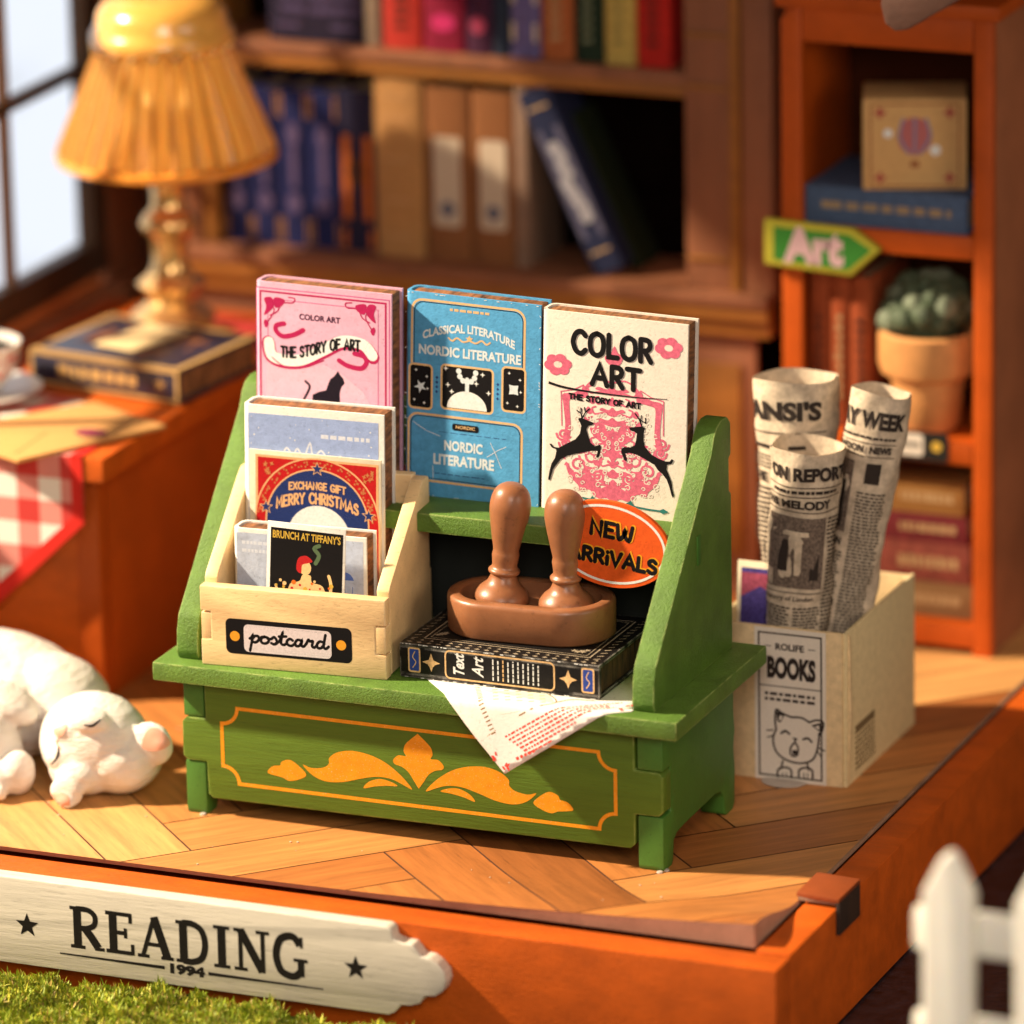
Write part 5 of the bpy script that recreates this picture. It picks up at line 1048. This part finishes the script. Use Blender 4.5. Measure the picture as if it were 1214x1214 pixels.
# ================================================================== sleeping white cat
def cat_body():
    bm = bmesh.new()
    def ell(c, r, rot=(0, 0, 0)):
        M = Matrix.Translation(c) @ Matrix.Rotation(R(rot[2]), 4, 'Z') @ Matrix.Rotation(R(rot[1]), 4, 'Y') @ Matrix.Rotation(R(rot[0]), 4, 'X') @ Matrix.Diagonal((*r, 1))
        bmesh.ops.create_icosphere(bm, subdivisions=4, radius=1, matrix=M)
    # head lying on its side, crown of the head towards lower right
    ell((-7.62, .42, .62), (.70, .60, .62)); ell((-7.72, .10, .80), (.28, .26, .24), (0, 20, 0)); ell((-7.76, -.02, .88), (.17, .15, .13)); ell((-7.66, .0, .70), (.17, .15, .13)); ell((-7.50, .06, 1.02), (.26, .22, .16)); ell((-7.78, .08, .42), (.20, .22, .18)); ell((-7.28, .40, .46), (.52, .52, .44)); ell((-7.66, .22, .36), (.46, .46, .34)); ell((-7.82, .05, .56), (.28, .28, .22))
    # curled back, shoulder and haunch
    ell((-9.5, 1.35, .72), (1.35, 1.05, .78), (0, 0, -12)); ell((-8.55, 1.20, .86), (.72, .66, .50), (0, 14, 0)); ell((-8.95, .75, .78), (.50, .45, .52), (0, -20, 0)); ell((-10.4, 1.7, .7), (.9, .9, .7))
    # fore legs folded under the chin, paws with toes
    ell((-8.85, .10, .52), (.34, .42, .50), (0, -18, 0)); ell((-8.62, -.22, .24), (.26, .30, .22)); ell((-8.42, -.12, .30), (.20, .26, .28)); ell((-9.15, -.05, .36), (.36, .40, .36)); ell((-9.05, -.38, .18), (.26, .28, .17))
    for tx_ in (-8.72, -8.60, -8.48): ell((tx_, -.46, .15), (.075, .10, .10))
    for tx_ in (-9.18, -9.05, -8.93): ell((tx_, -.62, .12), (.075, .10, .09))
    # locks of fur modelled on cheeks, brow and shoulder
    ell((-7.68, -.28, .20), (.22, .10, .20)); ell((-8.75, .35, 1.02), (.42, .28, .20), (0, 30, 0)); ell((-9.4, .55, .95), (.55, .35, .35), (0, 12, 0));  ell((-7.62, -.14, .34), (.26, .16, .22)); ell((-7.66, -.36, .10), (.13, .07, .10))
    ell((-6.80, .30, .72), (.29, .11, .29)); ell((-6.98, .38, .62), (.26, .16, .28)); ell((-6.68, .27, .72), (.15, .09, .15))
    me = bpy.data.meshes.new('cat'); bm.to_mesh(me); bm.free()
    o = link('sleeping_cat', me); r = o.modifiers.new('r', 'REMESH'); r.mode = 'VOXEL'; r.voxel_size = .028
    s = o.modifiers.new('s', 'SMOOTH'); s.iterations = 5; s.factor = .6
    tx = bpy.data.textures.new('fur', 'CLOUDS'); tx.noise_scale = .22; tx.noise_depth = 2; dm = o.modifiers.new('d', 'DISPLACE'); dm.texture = tx; dm.strength = .020; dm.mid_level = .5; r.use_smooth_shade = True
    me.materials.append(mat('cat_white', (.74, .67, .60), .5, bump=.7, bdist=.07, bscale=4.2, grain=(1.2, .6, 3.0), var=.0, vscale=1.3, sss=.08, c2=(.84, .80, .76)))
    tag(o, 'white and cream cat figurine asleep on its side at the left', 'cat'); return o
cat = cat_body()
bpy.context.view_layer.update()
dg = bpy.context.evaluated_depsgraph_get(); ce = cat.evaluated_get(dg)
CAMP = cam.location.copy()
FD = Vector((.370, -.880, .298)).normalized()
def onface(p):  # drop a mark onto the figurine's surface
    q = Vector(p)-FD*-4; ok, loc, nr, _ = ce.ray_cast(Vector(p)+FD*4, -FD); return (loc, nr) if ok else (Vector(p), FD)
def mark(name, P, wd, mt, closed=False, smooth=True):
    pts = catmull(P, closed, 5) if smooth else P; bm = bmesh.new(); L_ = []
    for i, p in enumerate(pts):
        a_, b_ = Vector(pts[max(i-1, 0)]), Vector(pts[min(i+1, len(pts)-1)]); t = (b_-a_).normalized(); s_ = t.cross(FD).normalized()*wd/2*(1-.6*abs(2*i/(len(pts)-1)-1)); loc, nr = onface(p)
        L_.append((bm.verts.new(loc+nr*.012+s_), bm.verts.new(loc+nr*.012-s_)))
    for A_, B_ in zip(L_, L_[1:]): bm.faces.new((A_[0], A_[1], B_[1], B_[0]))
    return fin(name, bm, mt, cat)
def patch(name, P, mt, n=7):
    bm = bmesh.new(); c = sum((Vector(p) for p in P), Vector())/len(P); pts = [Vector(p) for p in catmull(P, True, 4)]; rows = []
    for k in range(1, n+1): rows.append([(lambda q: bm.verts.new(q[0]+q[1]*.008))(onface(c+(p-c)*k/n)) for p in pts])
    q = onface(c); cv = bm.verts.new(q[0]+q[1]*.008); m_ = len(pts)
    for i in range(m_):
        bm.faces.new((cv, rows[0][i], rows[0][(i+1) % m_]))
        for A_, B_ in zip(rows, rows[1:]): bm.faces.new((A_[i], B_[i], B_[(i+1) % m_], A_[(i+1) % m_]))
    return fin(name, bm, mt, cat, smooth=True)
EY = ink('eye_line', (.03, .02, .02)); EPK = mat('ear_pink', (.72, .36, .26), .55, var=.08, vscale=3)
mark('closed_eye', [(-7.741, .5, .817), (-7.637, .5, .820), (-7.531, .5, .903)], .036, EY)
mark('closed_eye', [(-8.103, .5, .496), (-8.118, .5, .361), (-8.205, .5, .261)], .036, EY)
patch('nose', [(-8.162, .5, .70), (-7.99, .5, .791), (-8.01, .5, .69), (-8.10, .5, .62)], EPK, 3)
mark('mouth', [(-8.08, .5, .62), (-8.12, .5, .54), (-8.07, .5, .46)], .02, mat('mouth_shade', (.55, .30, .18), .6))
patch('inner_ear', [(-8.29, .5, -.118), (-7.98, .5, -.105), (-8.0, .5, -.36), (-8.18, .5, -.42)], EPK)
patch('inner_ear', [(-7.0, .5, .60), (-6.92, .5, .83), (-6.77, .5, .86), (-6.62, .5, .70), (-6.80, .5, .58)], EPK)
# ================================================================== READING sign on the plinth front
rs = thing('reading_sign', 'white painted wooden plank with scalloped end reading READING 1994', 'sign')
CWP = mat('cream_white_paint', (.62, .57, .48), .6, bump=.35, bscale=16, grain=(.12, 1, 1.4), var=.1, vscale=3, wear=(.78, .76, .70))
zc = -.565
end = [(-2.42, -.02), (-2.36, -.05), (-2.34, -.16), (-2.22, -.20), (-2.10, -.20), (-2.04, -.27), (-2.00, -.33), (-1.88, -.34), (-1.78, -.40), (-1.70, -.50), (-1.68, -.60), (-1.72, -.72), (-1.82, -.80), (-1.96, -.82), (-2.02, -.92), (-2.14, -.96), (-2.26, -.97), (-2.34, -1.07), (-2.42, -1.11)]
prism('sign_board', [(-12.6, -.02)]+end+[(-12.6, -1.11)], 'y', -2.65, -2.435, CWP, rs, .025)
a = Art(); IK = ink('sign_black', (.012, .010, .008), var=.3)
sx = lambda cx: -7.397+(cx/2.023)*(5.183/477); 
a.text('READING', (sx(166), -.80, sx(740), -.28), IK, 'serif', 1.18)
for c in (62, 853): a.star((sx(c), -.60+(0 if c < 100 else .02)), .155, IK, .42)
# thin rules and the year, tapering towards the ends
a.stroke([(sx(140), -.895), (sx(395), -.90)], .042, IK, taper=(.4, 1, 1)); a.stroke([(sx(500), -.90), (sx(775), -.90)], .042, IK, taper=(1, 1, .4)); a.text('1994', (sx(408), -.965, sx(492), -.83), IK, 'b', .065)
a.build('sign_lettering', rs, F=lambda u, v, h: (u, -2.65-h, v))
# ================================================================== white picket fence, nearest the camera
WPL = mat('white_plastic', (.84, .82, .74), .4, var=.04, vscale=1, sss=.2)
fe = thing('picket_fence', 'white plastic picket fence in the lower right foreground', 'fence', (0, 0, 0))
FY = -6.0
fu = thing
def picket(cx): prism('picket', [(cx-.27, -1.46), (cx+.25, -1.46), (cx+.26, 2.58), (cx+.06, 2.98), (cx-.01, 3.02), (cx-.08, 2.98), (cx-.28, 2.58)], 'y', FY, FY+.26, WPL, fe, .05, seg=3)
for i in range(8): picket(5.53+i*1.02)
for z in (1.80, .62): box('rail', (5.04, FY+.262, z), (13, FY+.45, z+.5), WPL, fe, .10)
# ================================================================== moss in front of the plinth
random.seed(17)
def moss():
    V = []; Fc = []; mi = []; rnd = random.random; g = random.gauss
    def ht(x, y):
        h = -1.33+.05*math.sin(x*1.7+y)+.04*math.sin(x*4.3-y*2.1)+.03*math.sin(x*9+y*7)
        h -= .05*max(0, -2.85-y); h += .07*math.sin(x*13+2*math.sin(y*9))*math.sin(y*11+1.5*math.sin(x*7))
        return h-max(0, (x+2.1))*.75
    for i in range(48000):
        x = random.uniform(-9.6, -1.2); y = -2.66-2.6*rnd()**1.4
        z = ht(x, y); 
        if z < -1.56: continue
        nb = 3 if rnd() < .95 else 8; L_ = random.uniform(.05, .13) if nb == 3 else random.uniform(.08, .15)
        for k in range(nb):
            an = random.uniform(0, 6.28); el = random.uniform(.25, 1.5); d = (math.cos(an)*math.cos(el)*L_, math.sin(an)*math.cos(el)*L_, math.sin(el)*L_); wd = random.uniform(.007, .018)
            p = (x+g(0, .02), y+g(0, .02), z+random.uniform(-.05, .03)+(k*.010 if nb == 8 else 0)); s_ = (-math.sin(an)*wd, math.cos(an)*wd); b = len(V)
            V += [(p[0]-s_[0], p[1]-s_[1], p[2]), (p[0]+s_[0], p[1]+s_[1], p[2]), (p[0]+d[0]*.6+s_[0]*.8, p[1]+d[1]*.6+s_[1]*.8, p[2]+d[2]*.7), (p[0]+d[0], p[1]+d[1], p[2]+d[2]), (p[0]+d[0]*.6-s_[0]*.8, p[1]+d[1]*.6-s_[1]*.8, p[2]+d[2]*.7)]
            Fc.append((b, b+1, b+2, b+3, b+4)); mi.append(0 if rnd() < .62 else (1 if rnd() < .7 else 2))
    me = bpy.data.meshes.new('moss'); me.from_pydata(V, [], Fc); me.polygons.foreach_set('material_index', mi)
    for nme, c in (('moss_green', (.24, .31, .012)), ('moss_lime', (.45, .44, .03)), ('moss_straw', (.46, .32, .08))): me.materials.append(mat(nme, c, .6, var=.35, vscale=3))
    o = link('moss', me); o['kind'] = 'stuff'; o['label'] = 'bright green moss growing in front of the orange plinth'
    bm = bmesh.new(); nx, ny = 60, 16; G = [[bm.verts.new((-9.8+9*i/nx, -5.4+2.94*j/ny, max(-1.6, ht(-9.8+9*i/nx, -5.4+2.94*j/ny)-.05))) for j in range(ny+1)] for i in range(nx+1)]
    for i in range(nx):
        for j in range(ny): bm.faces.new((G[i][j], G[i+1][j], G[i+1][j+1], G[i][j+1]))
    struct(fin('soil', bm, mat('soil_brown', (.10, .12, .015), .9, var=.5), smooth=True))
moss()

def crumbs():
    bm = bmesh.new(); random.seed(33)
    for i in range(24):
        x = random.uniform(-8.5, 1.6); y = random.choice([random.uniform(-1.7, -.25), random.uniform(-1.7, -.25), random.uniform(1, 3.2)]); q = random.uniform(.006, .014)
        bmesh.ops.create_icosphere(bm, subdivisions=1, radius=q, matrix=Matrix.Translation((x, y, lift(x, y)+q*.7)) @ Matrix.Diagonal((1.4, 1, .7, 1)))
    o = fin('crumbs', bm, mat('crumb_pale', (.55, .45, .34), .8)); o['kind'] = 'stuff'; o['label'] = 'pale dust crumbs scattered on the herringbone floor'
crumbs()
